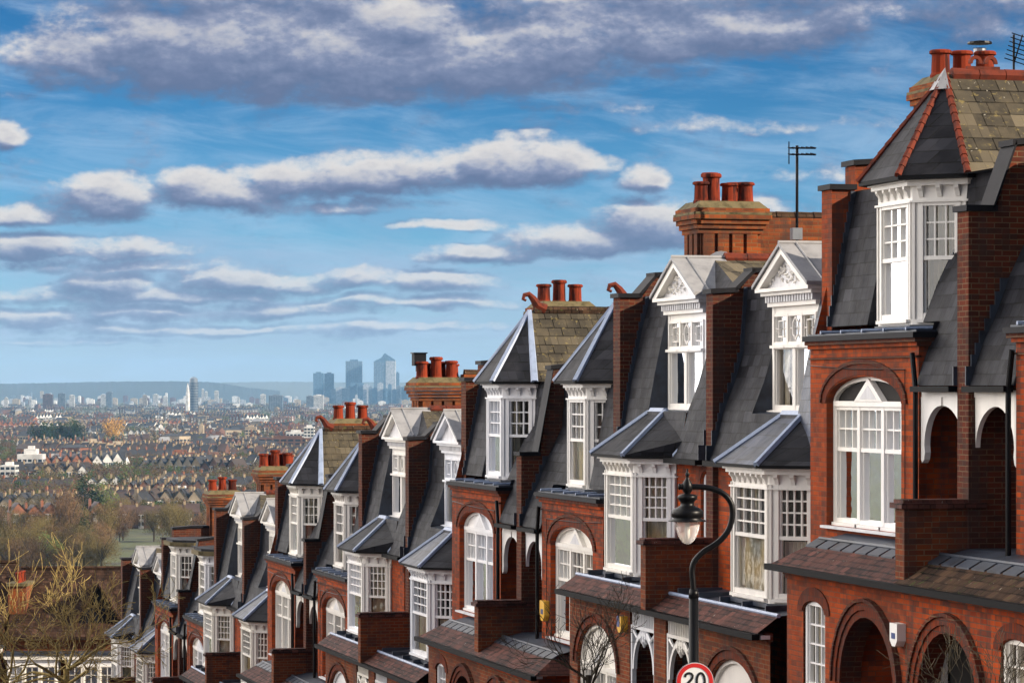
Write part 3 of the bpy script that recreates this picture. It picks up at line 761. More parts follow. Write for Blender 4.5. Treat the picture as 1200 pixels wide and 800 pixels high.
place('B', 5, False, 1, 'small dormer house beside the flat-topped turrets, pots above its far edge')
place('A', 6, True, 2, 'flat-topped turret house with white windows, uphill one of its pair')
place('A', 6, False, 2, 'flat-topped turret house with purple curtains, downhill one of its pair')
place('B', 7, True, 9, 'far dormer house tucked behind the flat-topped turrets')
place('B', 7, False, 9, 'last house of the terrace at the foot, half behind bare branches')

def addpart(house, b, name):
    """a fitting that only this house has: built in world coordinates, then parented"""
    o = b.build(name); bpy.context.view_layer.update()
    o.parent = house; lc = house.location
    for v in o.data.vertices: v.co = v.co - lc
    return o
# the facing terrace across the road, out of frame but mirrored in the window panes
for n_, ((kind, i, near), H0) in enumerate(list(placed.items())):
    if i == 0: continue
    H = copy_tree(H0); H.location.x = 8.2 - 17.0; H.rotation_euler = (0, 0, math.pi)
    H.location.y = H0.location.y
    tag(H, 'red brick house of the facing terrace, seen only as reflections in window panes', 'house', 'houses of the facing terrace')
HB1 = placed[('B', 1, False)]; HA0 = placed[('A', 0, False)]; HA2 = placed[('A', 2, True)]; HB3 = placed[('B', 3, False)]
# television aerial on a pole
b = MB(); p = at(934, 278, 57.6); x, y = p.x, p.y
b.tube([(x, y, 1.7), (x, y, 4.55)], .028, 'black', 6); 
b.box(x - .14, x + .05, y - .16, y + .0, 2.78, 3.0, 'steel')
for k, (z, dx) in enumerate([(4.5, .0), (4.38, .0)]):
    b.tube([(x - .14, y, z), (x + .26, y - .3, z - .02)], .016, 'black', 5)
    for i in range(6):
        xx, yy = x - .12 + i * .07, y - i * .05
        b.tube([(xx - .1, yy - .12, z), (xx + .1, yy + .12, z)], .011, 'black', 4)
b.tube([(x - .16, y, 4.2), (x - .16, y, 4.62)], .012, 'black', 4)
addpart(HB1, b, 'aerial')
# satellite dish
b = MB(); p = at(845, 313, 57.0)
pr = [(.02, 0), (.14, .02), (.22, .06), (.28, .11)]
dv = Vector((-.55, -.75, .35)).normalized(); vs = []
bb = MB()
bb.tube([Vector(p) + dv * z for r_, z in pr], [r_ for r_, z in pr], 'lead_pale', 16)
bb.tube([Vector(p), Vector(p) + dv * .25 + Vector((0, 0, -.2)), Vector(p) + dv * .36], [.015] * 3, 'steel', 5)
bb.tube([Vector(p), Vector(p) + Vector((.15, .1, -.1)), Vector(p) + Vector((.15, .15, -1.2))], .025, 'steel', 6)
addpart(HB1, bb, 'satellite_dish')
# aerial with elements at the frame edge
b = MB(); p = at(1188, 84, 46.5)
b.tube([(p.x, p.y, 4.4), (p.x, p.y, 5.35), ], .018, 'black', 6)
q = p + Vector((.10, -.1, .55))
b.tube([Vector((p.x, p.y, 4.9)), q], .012, 'black', 5)
for i in range(7):
    c_ = Vector((p.x, p.y, 4.9)).lerp(q, .1 + i * .14); b.tube([c_ + Vector((-.16, .02, .05)), c_ + Vector((.16, -.02, -.05))], .008, 'black', 4)
addpart(HA0, b, 'aerial')
# alarm boxes
def alarm(h, px, py, q, m1, m2=None, s=.13):
    u = (px - 600) / 3600; ss = q * (.9661 - .2582 * u) / (.9661 * u + .2582); Y = .9661 * ss + .2582 * q; z = (455 - py) * Y / 3600
    b = MB(); F = front(q)
    b.fprism(F, [(ss - s, z + s * 1.1), (ss + s, z + s * 1.1), (ss + s, z - s * .7), (ss + s * .4, z - s * 1.3), (ss - s * .4, z - s * 1.3), (ss - s, z - s * .7)], -.12, .09, m1)
    if m2: b.fbox(F, ss - s * .3, ss + s * 1.02, z - s * .5, z + s * 1.12, .0, .095, m2)
    else: b.fbox(F, ss - s * .5, ss + s * .5, z - s * .5, z + s * .1, .09, .095, 'blue_plastic')
    return addpart(h, b, 'alarm_box')
alarm(HA0, 1054, 742, 15.86, 'white'); alarm(HB1, 731, 730, 16.06, 'yellow', 'blue_plastic', .12); alarm(HA2, 640, 714, 16.74, 'yellow', None, .17)
# black cowl on one pot of the wide stack
b = MB(); p = at(491, 430, 81.3); b.tube([(p.x, p.y, .45), (p.x, p.y, .62)], .09, 'black', 10)
b.box(p.x - .16, p.x + .16, p.y - .16, p.y + .16, .60, .92, 'coping'); b.box(p.x - .19, p.x + .19, p.y - .19, p.y + .19, .92, .95, 'black')
addpart(HB3, b, 'cowl')

# ------------------------------------------------------------------ ground, road, pavement
def gz(x, y):
    """ground height: steep hill, then the wide flat valley"""
    z = -1.6 - .1253 * y
    k = 9.0
    d = z + 60.0
    z2 = -60.0 + (d + math.sqrt(d * d + 4 * k * k)) / 2 - k * .2
    return z2
def far_z(x, y):
    return gz(x, y) + 2.5 * math.sin(x * .004 + 1) * math.sin(y * .003) * min(1, max(0, (y - 600) / 900))
m, t, bb_ = mat('valley ground')
g = t.n('ShaderNodeNewGeometry')
n1 = t.noise(g.outputs['Position'], .006, 5, .6); n2 = t.noise(g.outputs['Position'], .05, 4, .6)
c = t.ramp(n1, [(.35, (.05, .045, .025)), (.5, (.075, .09, .025)), (.62, (.05, .038, .025))])
c = t.mix(t.smooth(n2, .45, .7), c, (.05, .045, .03))
spg = t.n('ShaderNodeSeparateXYZ'); t.L.new(g.outputs['Position'], spg.inputs[0])
c = t.mix(t.smooth(spg.outputs[1], 500, 300), c, (.075, .062, .05))
t.L.new(c, bb_.inputs['Base Color']); bb_.inputs['Roughness'].default_value = .95; M['ground'] = m
M['asphalt'] = plain('asphalt', (.05, .05, .052), .8, .3, 3); M['paving'] = plain('paving slabs', (.22, .21, .2), .8, .3, 4)
M['kerb'] = plain('kerb stone', (.3, .29, .28), .8, .3, 4); M['line'] = plain('road paint', (.7, .7, .66), .6, .2, 4)
ys = [-60, -30, 0, 30, 60, 90, 120, 150, 200, 250, 300, 350, 400, 440, 480, 520, 560, 620, 700] + list(range(800, 3200, 120)) + [3500, 4200, 5000, 6500, 8500, 11000, 14000, 18000, 26000]
ux = [-1, -.7, -.5, -.35, -.25, -.15, -.08, -.03, 0, .03, .08, .15, .25, .35, .5, .7, 1]
b = MB(); vs = []
for y in ys:
    for u in ux:
        x = u * (900 + y * .8) + 11 + y * 0.0; vs.append((x, y, far_z(x, y) - .25))
nx = len(ux); b.solid(vs, [(j * nx + i, j * nx + i + 1, (j + 1) * nx + i + 1, (j + 1) * nx + i) for j in range(len(ys) - 1) for i in range(nx - 1)], 'ground')
o = b.build('ground', smooth=True); tag(o, kind='structure')
def strip_mesh(name, x0, x1, y0, y1, lift, m, kind='structure', side=True, n=12):
    b = MB()
    for i in range(n):
        ya, yb = y0 + (y1 - y0) * i / n, y0 + (y1 - y0) * (i + 1) / n
        za, zb = -1.6 - .1253 * ya + lift, -1.6 - .1253 * yb + lift
        b.hexa([(x0, ya, za - .3), (x1, ya, za - .3), (x1, yb, zb - .3), (x0, yb, zb - .3)], [(x0, ya, za), (x1, ya, za), (x1, yb, zb), (x0, yb, zb)], m)
    o = b.build(name); tag(o, kind=kind); return o
strip_mesh('road', 2.4, 9.9, -20, 136, .0, 'asphalt')
strip_mesh('kerb', 9.9, 10.05, -20, 136, .12, 'kerb'); strip_mesh('kerb', 2.25, 2.4, -20, 136, .12, 'kerb')
strip_mesh('pavement', 10.05, 12.4, -20, 136, .116, 'paving'); strip_mesh('pavement', -.2, 2.25, -20, 136, .116, 'paving')

# front garden walls
for i in range(8):
    s0 = 33.0 + 11.6 * i
    b = MB(); zb = -1.6 - .1253 * (s0 + 11.4)
    for (a, c_) in ((0, 4.4), (7.2, 11.4)):
        b.box(12.4, 12.65, s0 + a, s0 + c_, zb - .2, zb + 1.6 - .1253 * 0 + (.7 if a == 0 else 0), 'brick_brown'); b.box(12.36, 12.69, s0 + a, s0 + c_, zb + 1.6 + (.7 if a == 0 else 0), zb + 1.68 + (.7 if a == 0 else 0), 'coping')
    o = b.build('garden_wall', org=(12.5, s0, zb)); o.location = (12.5, s0, zb)
    tag(o, 'low brick garden wall along the pavement below the terrace', 'wall', 'garden walls in front of the terrace')

# ------------------------------------------------------------------ street lamp and sign
LY = 36.0
p0 = at(813, 700, LY); lx, ly = p0.x, p0.y
gl_z = -1.6 - .1253 * ly + .11
L = empty('street_lamp', (lx, ly, gl_z))
tag(L, 'black swan-neck street lamp with a glass teardrop lantern rising in front of the terrace', 'street lamp')
rt = Vector((.9661, -.2582, 0))       # the neck swings across the street axis
def LP(px, py): return Vector((lx, ly, 0)) + rt * ((px - 813) * LY / 3600) + Vector((0, 0, (455 - py) * LY / 3600))
def rel(b): b.v = [tuple(Vector(v) - Vector((lx, ly, gl_z))) for v in b.v]; return b
b = MB(); b.tube([(lx, ly, gl_z - .1), (lx, ly, gl_z + 1.1), (lx, ly, gl_z + 1.15), (lx, ly, LP(0, 697).z)], [.11, .11, .065, .056], 'black', 14)
b.tube([(lx, ly, LP(0, 700).z), (lx, ly, LP(0, 690).z)], [.062, .05], 'black', 14); rel(b).build('pole', L, smooth=True)
neck = [(813, 697), (812, 680), (811, 668), (813, 659), (818, 652), (826, 645), (836, 639), (846, 631), (854, 620), (858, 606), (857.5, 592), (852, 582), (843, 575.5), (831, 571.5), (818, 570), (806, 570), (797, 570)]
def smoothpts(P, n=3):
    out = []
    for i in range(len(P) - 1):
        a, b2, c, d = P[max(i - 1, 0)], P[i], P[i + 1], P[min(i + 2, len(P) - 1)]
        for k in range(n):
            s = k / n; out.append(.5 * ((2 * b2) + (c - a) * s + (2 * a - 5 * b2 + 4 * c - d) * s * s + (3 * b2 - a - 3 * c + d) * s ** 3))
    return out + [P[-1]]
b = MB(); b.tube(smoothpts([LP(*p) for p in neck]), .034, 'black', 12); rel(b).build('swan_neck', L, smooth=True)
LX = 805.5
def lat(b, prof, m, k=24):
    c = LP(LX, 0); b.tube([(c.x, c.y, (455 - y) * LY / 3600) for r_, y in prof], [r_ * LY / 3600 for r_, y in prof], m, k)
b = MB(); lat(b, [(.8, 549), (1.4, 553), (3, 556), (1.6, 558), (2.5, 561), (5.5, 566), (6.5, 570), (5.5, 575), (3.5, 578), (3, 583)], 'black')
c = LP(LX, 570); b.tube([c - rt * .10, c + rt * .02], [.035, .045], 'black', 10); b.tube([c - rt * .11, c - rt * .09], [.02, .045], 'black', 10)
rel(b).build('finial', L, smooth=True)
b = MB(); lat(b, [(3, 578), (10, 579.5), (11.5, 581), (11.5, 584), (10, 585.5), (8, 588), (8, 592), (12, 594), (17.5, 597), (18.8, 599), (18.8, 605), (16, 607), (22.5, 609.5), (22.8, 610.5), (15, 611)], 'black'); rel(b).build('lantern_cap', L, smooth=True)
m, t, bb_ = mat('lantern glass'); bb_.inputs['Base Color'].default_value = (.95, .88, .82, 1); bb_.inputs['Roughness'].default_value = .05
bb_.inputs['Transmission Weight'].default_value = .35; bb_.inputs['Alpha'].default_value = .45; bb_.inputs['IOR'].default_value = 1.3
M['lantern'] = m
b = MB(); lat(b, [(14.5, 611), (14.6, 614), (13.8, 620), (11.5, 627), (8, 633), (4, 636.5), (1, 637.2)], 'lantern'); rel(b).build('lantern_glass', L, smooth=True)
b = MB(); lat(b, [(2.2, 609), (2.6, 612), (3.2, 622), (2.4, 630), (1, 632)], 'white'); rel(b).build('bulb', L, smooth=True)

# speed limit sign clipped to the lamp post
sc_ = LP(812, 797); S = empty('speed_sign', (sc_.x, sc_.y - .075, sc_.z))
tag(S, 'round white 20 speed limit sign with red ring fixed to the lamp post', 'road sign')
Fs = Fr((0, 0), (.9661, -.2582), (-.2582, -.9661))
def disc(b, r0, d0, d1, m, n=40):
    b.fprism(Fs, [(r0 * math.cos(2 * math.pi * i / n), r0 * math.sin(2 * math.pi * i / n)) for i in range(n)], d0, d1, m)
b = MB(); disc(b, .215, 0, .012, 'sign_white'); disc(b, .222, -.012, .0, 'steel'); b.build('sign_plate', S)
b = MB(); n = 48
for i in range(n):
    a0, a1 = 2 * math.pi * i / n, 2 * math.pi * (i + 1) / n
    q4 = [(r_ * math.cos(a), r_ * math.sin(a)) for r_, a in ((.165, a0), (.212, a0), (.212, a1), (.165, a1))]
    b.hexa([Fs.p(u, z, .012) for u, z in q4], [Fs.p(u, z, .016) for u, z in q4], 'red_paint')
b.build('red_ring', S)
def numeral(name, P, w):
    b = MB(); P = [Vector((u, z, 0)) for u, z in P]
    for i in range(len(P) - 1):
        d_ = (P[i + 1] - P[i]).normalized(); nrm = Vector((-d_.y, d_.x, 0)) * w; e = d_ * w * .35
        q4 = [P[i] - nrm - e, P[i + 1] - nrm + e, P[i + 1] + nrm + e, P[i] + nrm - e]
        k = .0165 + (.0004 * (i % 3))
        b.hexa([Fs.p(v.x, v.y, .012) for v in q4], [Fs.p(v.x, v.y, k) for v in q4], 'sign_black')
    b.build(name, S)
two = [(-.115 + .0, .055), (-.108, .078), (-.09, .092), (-.066, .096), (-.042, .088), (-.028, .068), (-.03, .042), (-.045, .018), (-.07, -.008), (-.095, -.035), (-.112, -.062), (-.115, -.088), (-.02, -.088)]
numeral('numeral', two, .0135)
zero = [(.068 + .047 * math.cos(a * math.pi / 10), .004 + .093 * math.sin(a * math.pi / 10)) for a in range(21)]
numeral('numeral', zero, .0135)

# ------------------------------------------------------------------ bare trees
def grow(b, p, d, L_, r, depth, rr, m, spread=.6, up=.12, k=5, bend=.2, minr=.006):
    n = 3; pts = [p]; rs = [r]; dd = d.copy()
    for i in range(n):
        dd = (dd + Vector((rr.uniform(-bend, bend), rr.uniform(-bend, bend), rr.uniform(-bend, bend) + up))).normalized()
        p = p + dd * L_ / n; pts.append(p); rs.append(max(minr, r * (1 - .38 * (i + 1) / n)))
    b.tube(pts, rs, m, k if r > .03 else 3, caps=False)
    if depth == 0: return
    nb = rr.choice((2, 3, 3)) if depth > 1 else rr.choice((3, 4))
    for i in range(nb):
        j = rr.choice((1, 2, 3)) if i else 3
        a = rr.uniform(0, 2 * math.pi); q = dd.orthogonal().normalized(); q.rotate(Matrix.Rotation(a, 3, dd))
        nd = (dd + q * rr.uniform(spread * .6, spread * 1.3)).normalized()
        grow(b, pts[j], nd, L_ * rr.uniform(.6, .88), rs[j] * rr.uniform(.55, .75), depth - 1, rr, m, spread, up, k, bend, minr)
def bare_tree(name, loc, h, seed, m, label, cat, depth=6, trunk_r=.13, spread=.65, trunk_h=None, nlimb=5, minr=.006, L0=None, group=None, tilt=1.0, up=.12):
    rr = random.Random(seed); T = empty(name, loc); tag(T, label, cat, group)
    th = trunk_h or h * .4
    b = MB(); b.tube([(0, 0, -.3), (.03, 0, th * .5), (0, .05, th)], [trunk_r * 1.2, trunk_r, trunk_r * .85], m, 10, caps=False); b.build('trunk', T, smooth=True)
    b = MB()
    for i in range(nlimb):
        a = 2 * math.pi * i / nlimb + rr.uniform(-.4, .4)
        d = Vector((math.cos(a) * tilt, math.sin(a) * tilt, rr.uniform(.55, 1.2))).normalized()
        grow(b, Vector((0, .03, th * rr.uniform(.86, 1.0))), d, L0 or h * .27, trunk_r * .6, depth, rr, m, spread, up, minr=minr)
    b.build('crown', T, smooth=True)
    return T
def on(px, q, top=None):
    u = (px - 600) / 3600; s = q * (.9661 - .2582 * u) / (.9661 * u + .2582); return q, s
x, y = on(78, 11.3)
bare_tree('street_tree', (x, y, -1.6 - .1253 * y), 8.2, 11, M['bark'], 'bare street tree with sunlit olive branches in front of the last houses', 'tree', 5, .11, .72, 4.9, 5, .009, 1.50, None, 1.9, .04)
x, y = on(8, 11.6)
bare_tree('street_tree', (x, y, -1.6 - .1253 * y), 9.6, 31, M['bark'], 'taller golden bare street tree at the frame edge, behind the first street tree', 'tree', 4, .10, .70, 5.4, 6, .011, 1.9, None, 1.3, .07)
x, y = on(690, 13.6)
bare_tree('garden_tree', (x, y, -1.6 - .1253 * y), 4.6, 5, M['bark_dark'], 'thin bare garden tree with dark twigs before the big arched white window', 'tree', 4, .045, .7, 2.9, 5, .004, .62)
x, y = on(1165, 13.9)
bare_tree('garden_shrub', (x, y, -1.6 - .1253 * y), 3.2, 8, M['bark_dark'], 'leafless twiggy shrub in front of the porch arches at the frame edge', 'shrub', 4, .03, .8, 1.7, 5, .0035, .5)

# ------------------------------------------------------------------ houses at the foot of the hill
M['roof_brown'] = slate_mat('brown roof tiles', (.022, .013, .010), (.038, .022, .016), rough=.85, bw=.2, rh=.12, lichen=.12, spec=.08)
def foot_house(px, Y, zr, w, label, gable, seed):
    """gabled house facing up the street; px is its centre, zr its ridge height"""
    c = at(px, 455, Y); H = empty('hill_foot_house', (c.x, c.y, zr - 11), -YAW)
    tag(H, label, 'house', 'houses at the foot of the hill')
    b = MB(); hw = w / 2; ez = 8.1
    b.box(-hw, hw, 0, 9, -4, ez, 'brick_brown'); b.build('wall', H)
    b = MB(); rz = 11.0
    b.hexa([(-hw, -.4, ez - .2), (hw, -.4, ez - .2), (hw, 4.5, rz), (-hw, 4.5, rz)], [(-hw, -.4, ez - .05), (hw, -.4, ez - .05), (hw, 4.5, rz + .15), (-hw, 4.5, rz + .15)], 'roof_brown')
    b.hexa([(-hw, 9.4, ez - .2), (hw, 9.4, ez - .2), (hw, 4.5, rz), (-hw, 4.5, rz)], [(-hw, 9.4, ez - .05), (hw, 9.4, ez - .05), (hw, 4.5, rz + .15), (-hw, 4.5, rz + .15)], 'roof_brown')
    b.tube([(-hw, 4.5, rz + .16), (hw, 4.5, rz + .16)], .12, 'roof_brown', 6)
    for s_ in (-hw, hw): b.face([(s_ * .999, 0, ez - .2), (s_ * .999, 9, ez - .2), (s_ * .999, 4.5, rz)], 'brick_brown')
    b.build('roof', H)
    if gable:
        b = MB(); g = gable
        b.fprism(Fr((g, 0), (1, 0), (0, -1)), [(-1.6, ez - .4), (1.6, ez - .4), (0, ez + 2.3)], -3.0, -.6, 'coping')
        b.hexa([(g - 1.85, .3, ez - .6), (g - 1.85, 3.4, ez - .6), (g, 3.6, ez + 2.4), (g, .3, ez + 2.4)], [(g - 1.95, .3, ez - .5), (g - 1.95, 3.4, ez - .5), (g, 3.6, ez + 2.55), (g, .3, ez + 2.55)], 'roof_brown')
        b.hexa([(g + 1.85, .3, ez - .6), (g + 1.85, 3.4, ez - .6), (g, 3.6, ez + 2.4), (g, .3, ez + 2.4)], [(g + 1.95, .3, ez - .5), (g + 1.95, 3.4, ez - .5), (g, 3.6, ez + 2.55), (g, .3, ez + 2.55)], 'roof_brown')
        b.build('gable', H)
    F = Fr((0, 0), (1, 0), (0, -1))
    for k in (-1, 1):
        c0 = k * w * .25
        b = MB(); b.box(c0 - 1.25, c0 + 1.25, -1.0, .0, -3, 7.0, 'white_old'); b.box(c0 - 1.4, c0 + 1.4, -1.15, .0, 7.0, 7.2, 'white'); b.box(c0 - 1.45, c0 + 1.45, -1.2, 0, 7.2, 7.35, 'lead')
        b.build('bay', H)
        F1 = Fr((0, -1.0), (1, 0), (0, -1))
        for j in range(3):
            window(H, F1, c0 - 1.2 + .8 * j, c0 - .42 + .8 * j, 4.7, 6.7, .06, 5.8, 2, 2, (1, (0, 0, 0)), curt='half')
    b = MB()
    so = None
    b.box(-hw - .1, -hw + .8, 1.2, 3.4, 7, rz - .55, 'brick_orange'); b.box(-hw - .18, -hw + .88, 1.1, 3.5, rz - .55, rz - .4, 'cement')
    so = b.build('chimney_stack', H)
    for k in range(4):
        b = MB(); b.lathe((-hw + .35, 1.5 + k * .52, rz - .42), [(.15, 0), (.12, .1), (.12, .45), (.15, .5), (.13, .55)], 'terracotta'); b.build('chimney_pot', so)
    return H
foot_house(76, 152, -9.3, 5.8, 'brown-roofed house with dark gable at the hill foot, behind the bare street tree', 1.6, 1)
foot_house(-64, 152, -9.0, 5.8, 'brown-roofed house at the frame edge with brick stack and white bay windows', 0, 2)

# ------------------------------------------------------------------ far trees
def leafy_mat(name, c1, c2):
    m, t, b = mat(name); g = t.n('ShaderNodeNewGeometry')
    oi = t.n('ShaderNodeObjectInfo')
    n = t.noise(g.outputs['Position'], .35, 3, .6)
    c = t.mix(t.smooth(n, .35, .65), c1, c2)
    c = t.mix(t.m('MULTIPLY', oi.outputs['Random'], .5), c, tuple(x * 1.5 for x in c2))
    t.L.new(c, b.inputs['Base Color']); b.inputs['Roughness'].default_value = .95; b.inputs['Specular IOR Level'].default_value = .1
    return m
M['twig_brown'] = leafy_mat('bare winter twigs', (.075, .045, .024), (.15, .090, .045))
M['twig_olive'] = leafy_mat('olive twigs', (.075, .060, .022), (.14, .105, .036))
M['wood_brown'] = leafy_mat('far bare wood', (.035, .024, .017), (.075, .050, .030)); M['wood_olive'] = leafy_mat('far olive wood', (.04, .034, .016), (.08, .065, .026))
M['evergreen'] = leafy_mat('evergreen leaves', (.018, .035, .012), (.04, .065, .02))
M['ivy_green'] = leafy_mat('mid green leaves', (.045, .07, .018), (.09, .11, .03))
M['twig_gold'] = leafy_mat('golden twigs', (.30, .17, .03), (.42, .24, .05))
def crown_pts(b, rr, R_, Hh, z0, m, n, size, shell=.45, lobes=None, thin=True):
    thin = thin and 'twig' in m and m != 'twig_gold'
    lobes = lobes or [(rr.uniform(-.45, .45), rr.uniform(-.45, .45), rr.uniform(.25, .85), rr.uniform(.38, .62)) for _ in range(7)]
    for i in range(n):
        lx_, ly_, lz, lr = rr.choice(lobes)
        v = Vector((rr.gauss(0, 1), rr.gauss(0, 1), rr.gauss(0, 1))).normalized() * (rr.random() ** shell)
        p = Vector(((lx_ + v.x * lr) * R_, (ly_ + v.y * lr) * R_, z0 + (lz + v.z * lr * .75) * Hh * .9))
        if p.z < z0 * .6: p.z = z0 * .6 + rr.random()
        a = Vector((rr.gauss(0, 1), rr.gauss(0, 1), rr.gauss(0, 1))).normalized() * size * rr.uniform(.6, 1.3)
        c = a.orthogonal().normalized() * size * (rr.uniform(.10, .40) if thin else rr.uniform(.25, .9))
        if thin: a = Vector((a.x, a.y, abs(a.z) * 1.4)) * 1.9
        b.face([p - a, p + c, p + a], m)
far_kinds = []
def far_tree_proto(name, m, R_, H_, n, size, seed, z0=1.5, label='', twig=False, shell=.45):
    rr = random.Random(seed); T = empty(name, (0, 0, 0))
    b = MB(); b.tube([(0, 0, -1), (0, 0, H_ * .3), (.2, .1, H_ * .6)], [.35, .28, .12], 'bark_dark', 5)
    for i in range(6):
        a = rr.uniform(0, 6.28); b.tube([(0, 0, H_ * .28), (math.cos(a) * R_ * .4, math.sin(a) * R_ * .4, H_ * .6), (math.cos(a + .3) * R_ * .7, math.sin(a + .3) * R_ * .7, H_ * .85)], [.16, .09, .04], 'bark_dark', 4)
    b.build('trunk', T)
    b = MB(); crown_pts(b, rr, R_, H_ - z0, z0, m, n, size, shell); b.build('crown', T)
    return T
FT = {
 'bare': [far_tree_proto('winter_tree', 'twig_brown', 6, 12, 2300, .36, s) for s in (1, 2, 3)],
 'olive': [far_tree_proto('winter_tree', 'twig_olive', 6.5, 12, 2300, .36, s) for s in (4, 5)],
 'ever': [far_tree_proto('evergreen_tree', 'evergreen', 5, 13, 1700, .5, s, .5) for s in (6, 7)],
 'green': [far_tree_proto('broadleaf_tree', 'ivy_green', 5.5, 11, 1500, .45, s) for s in (8,)],
 'gold': [far_tree_proto('golden_tree', 'twig_gold', 6, 11, 1500, .45, s) for s in (9,)],
}
used = set()
TREE_LABEL = {'bare': 'bare brown winter tree among the houses in the valley', 'olive': 'bare olive-tinted tree in the wooded park below the hill',
 'ever': 'dark evergreen tree standing among bare trees in the valley', 'green': 'mid green ivy-clad tree in the valley', 'gold': 'golden autumn-coloured tree above the valley rooftops'}
TREE_GROUP = {'bare': 'bare trees in the valley', 'olive': 'olive trees of the park', 'ever': 'evergreens in the valley', 'green': 'green trees in the valley', 'gold': 'golden trees'}
def far_tree(kind, px, py_base, scale=1.0, Y=None, sz=1.0, label=None):
    Y = Y or 60 * 3600 / (py_base - 455)
    p = at(px, 455, Y); z = far_z(p.x, p.y)
    P = rnd.choice(FT[kind])
    if P.name in used: o = copy_tree(P)
    else: o = P; used.add(P.name)
    o.location = (p.x, p.y, z - .2); o.rotation_euler = (0, 0, rnd.uniform(0, 6.28)); o.scale = (scale, scale, scale * sz)
    tag(o, label or TREE_LABEL[kind], 'tree', None if label else TREE_GROUP[kind])
    return o
rnd = random.Random(21)
# park woodland in front of the town
for i in range(150):
    py = rnd.uniform(604, 672); px = rnd.uniform(-10, 300) if py < 640 else rnd.uniform(-10, 150)
    if 125 < px < 170 and py > 632: continue
    k = rnd.choices(['bare', 'olive', 'ever', 'green'], [6, 5, 1, .8])[0]
    far_tree(k, px, py, rnd.uniform(.7, 1.25))
far_tree('ever', 104, 607, 1.7, label='large dark evergreen tree at the edge of the park, darkest of the mid valley')
far_tree('green', 118, 606, 1.75, label='broad mid green tree beside the large dark evergreen at the park edge')
far_tree('bare', 84, 640, 1.6, sz=1.3, label='tall upright pinkish bare tree in the middle of the park wood')
far_tree('gold', 132, 517, 2.9, label='golden tree glowing above the rooftops in the middle distance')
for px, s_ in ((42, 2.1), (52, 2.3), (60, 2.2), (70, 2.3), (80, 2.5), (88, 2.4)): far_tree('ever', px, 531, s_)
for i in range(130):
    py = 600 - 95 * rnd.random() ** 1.1; px = rnd.uniform(-5, 480)
    k = rnd.choices(['bare', 'olive', 'ever', 'green'], [7, 3, 1.6, .7])[0]
    far_tree(k, px, py, rnd.uniform(.7, 1.15))
# ------------------------------------------------------------------ far houses
HM = {}
def simple(name, c, r=.8):
    m, t, b = mat(name); oi = t.n('ShaderNodeObjectInfo'); g = t.n('ShaderNodeNewGeometry')
    n = t.noise(g.outputs['Position'], .15, 3)
    cc = t.mix(t.smooth(n, .3, .7), c, tuple(x * .6 for x in c)); t.L.new(cc, b.inputs['Base Color']); b.inputs['Roughness'].default_value = r
    M[name] = m
simple('far brick', (.15, .07, .045)); simple('far orange brick', (.28, .10, .045)); simple('far cream', (.42, .34, .24)); simple('far white', (.75, .74, .72)); simple('far yellow brick', (.36, .27, .16))
simple('far slate', (.034, .034, .040)); simple('far red roof', (.075, .042, .034)); simple('far brown roof', (.06, .042, .035)); simple('far pale roof', (.30, .30, .31))
simple('far glass', (.03, .04, .055), .25)
def far_house_mesh(name, w, d, h, rh, wall, roof, gabled=True, scatter=None, b=None, M4=None):
    own = b is None
    b = b or MB(); v0 = len(b.v)
    b.box(-w / 2, w / 2, -d / 2, d / 2, -3, h, wall)
    e = .35
    if gabled == 'front':       # gable faces the viewer
        b.face([(-w / 2, -d / 2 - .01, h), (w / 2, -d / 2 - .01, h), (0, -d / 2 - .01, h + rh)], wall); b.face([(-w / 2, d / 2, h), (w / 2, d / 2, h), (0, d / 2, h + rh)], wall)
        for s_ in (-1, 1): b.face([(s_ * (w / 2 + e), -d / 2 - e, h - .25), (s_ * (w / 2 + e), d / 2 + e, h - .25), (0, d / 2 + e, h + rh + .1), (0, -d / 2 - e, h + rh + .1)], roof)
    elif gabled:
        for s_ in (-1, 1): b.face([(-w / 2, s_ * (d / 2 + e), h - .25), (w / 2, s_ * (d / 2 + e), h - .25), (w / 2, 0, h + rh), (-w / 2, 0, h + rh)], roof)
        for s_ in (-1, 1): b.face([(s_ * w / 2, -d / 2, h), (s_ * w / 2, d / 2, h), (s_ * w / 2, 0, h + rh)], wall)
    else:
        b.box(-w / 2 - .1, w / 2 + .1, -d / 2 - .1, d / 2 + .1, h, h + .4, roof)
    if gabled:
        b.box(-w / 2 - .1, -w / 2 + .7, -.8, .8, h, h + rh + .9, 'far yellow brick' if 'orange' not in wall else wall); b.box(-w / 2 + .05, -w / 2 + .5, -.6, .6, h + rh + .9, h + rh + 1.4, 'far brick')
        b.box(-w * .38, -w * .05, -d / 2 - .8, -d / 2, -3, h - .6, 'far white')
    for zz in (1.0, 4.0):
        if zz + 1.6 > h: break
        for xx in (-w * .34, -w * .12, w * .14, w * .32): b.box(xx - .35, xx + .45, -d / 2 - (.84 if xx < 0 and gabled else .03), -d / 2 - (.80 if xx < 0 and gabled else .0), zz, zz + 1.6, 'far glass')
    if M4 is not None:
        b.v[v0:] = [tuple(M4 @ Vector(v)) for v in b.v[v0:]]
    if own: return b.build(name)
combos = [('far brick', 'far slate'), ('far brick', 'far red roof'), ('far orange brick', 'far slate'), ('far cream', 'far brown roof'), ('far yellow brick', 'far slate'), ('far white', 'far slate'), ('far brick', 'far brown roof'), ('far orange brick', 'far red roof'), ('far cream', 'far slate')]
names = {'far brick': 'red brick', 'far orange brick': 'orange brick', 'far cream': 'cream rendered', 'far yellow brick': 'yellow brick', 'far white': 'white rendered'}
rnames = {'far slate': 'slate', 'far red roof': 'red tiled', 'far brown roof': 'brown tiled'}
HP = []
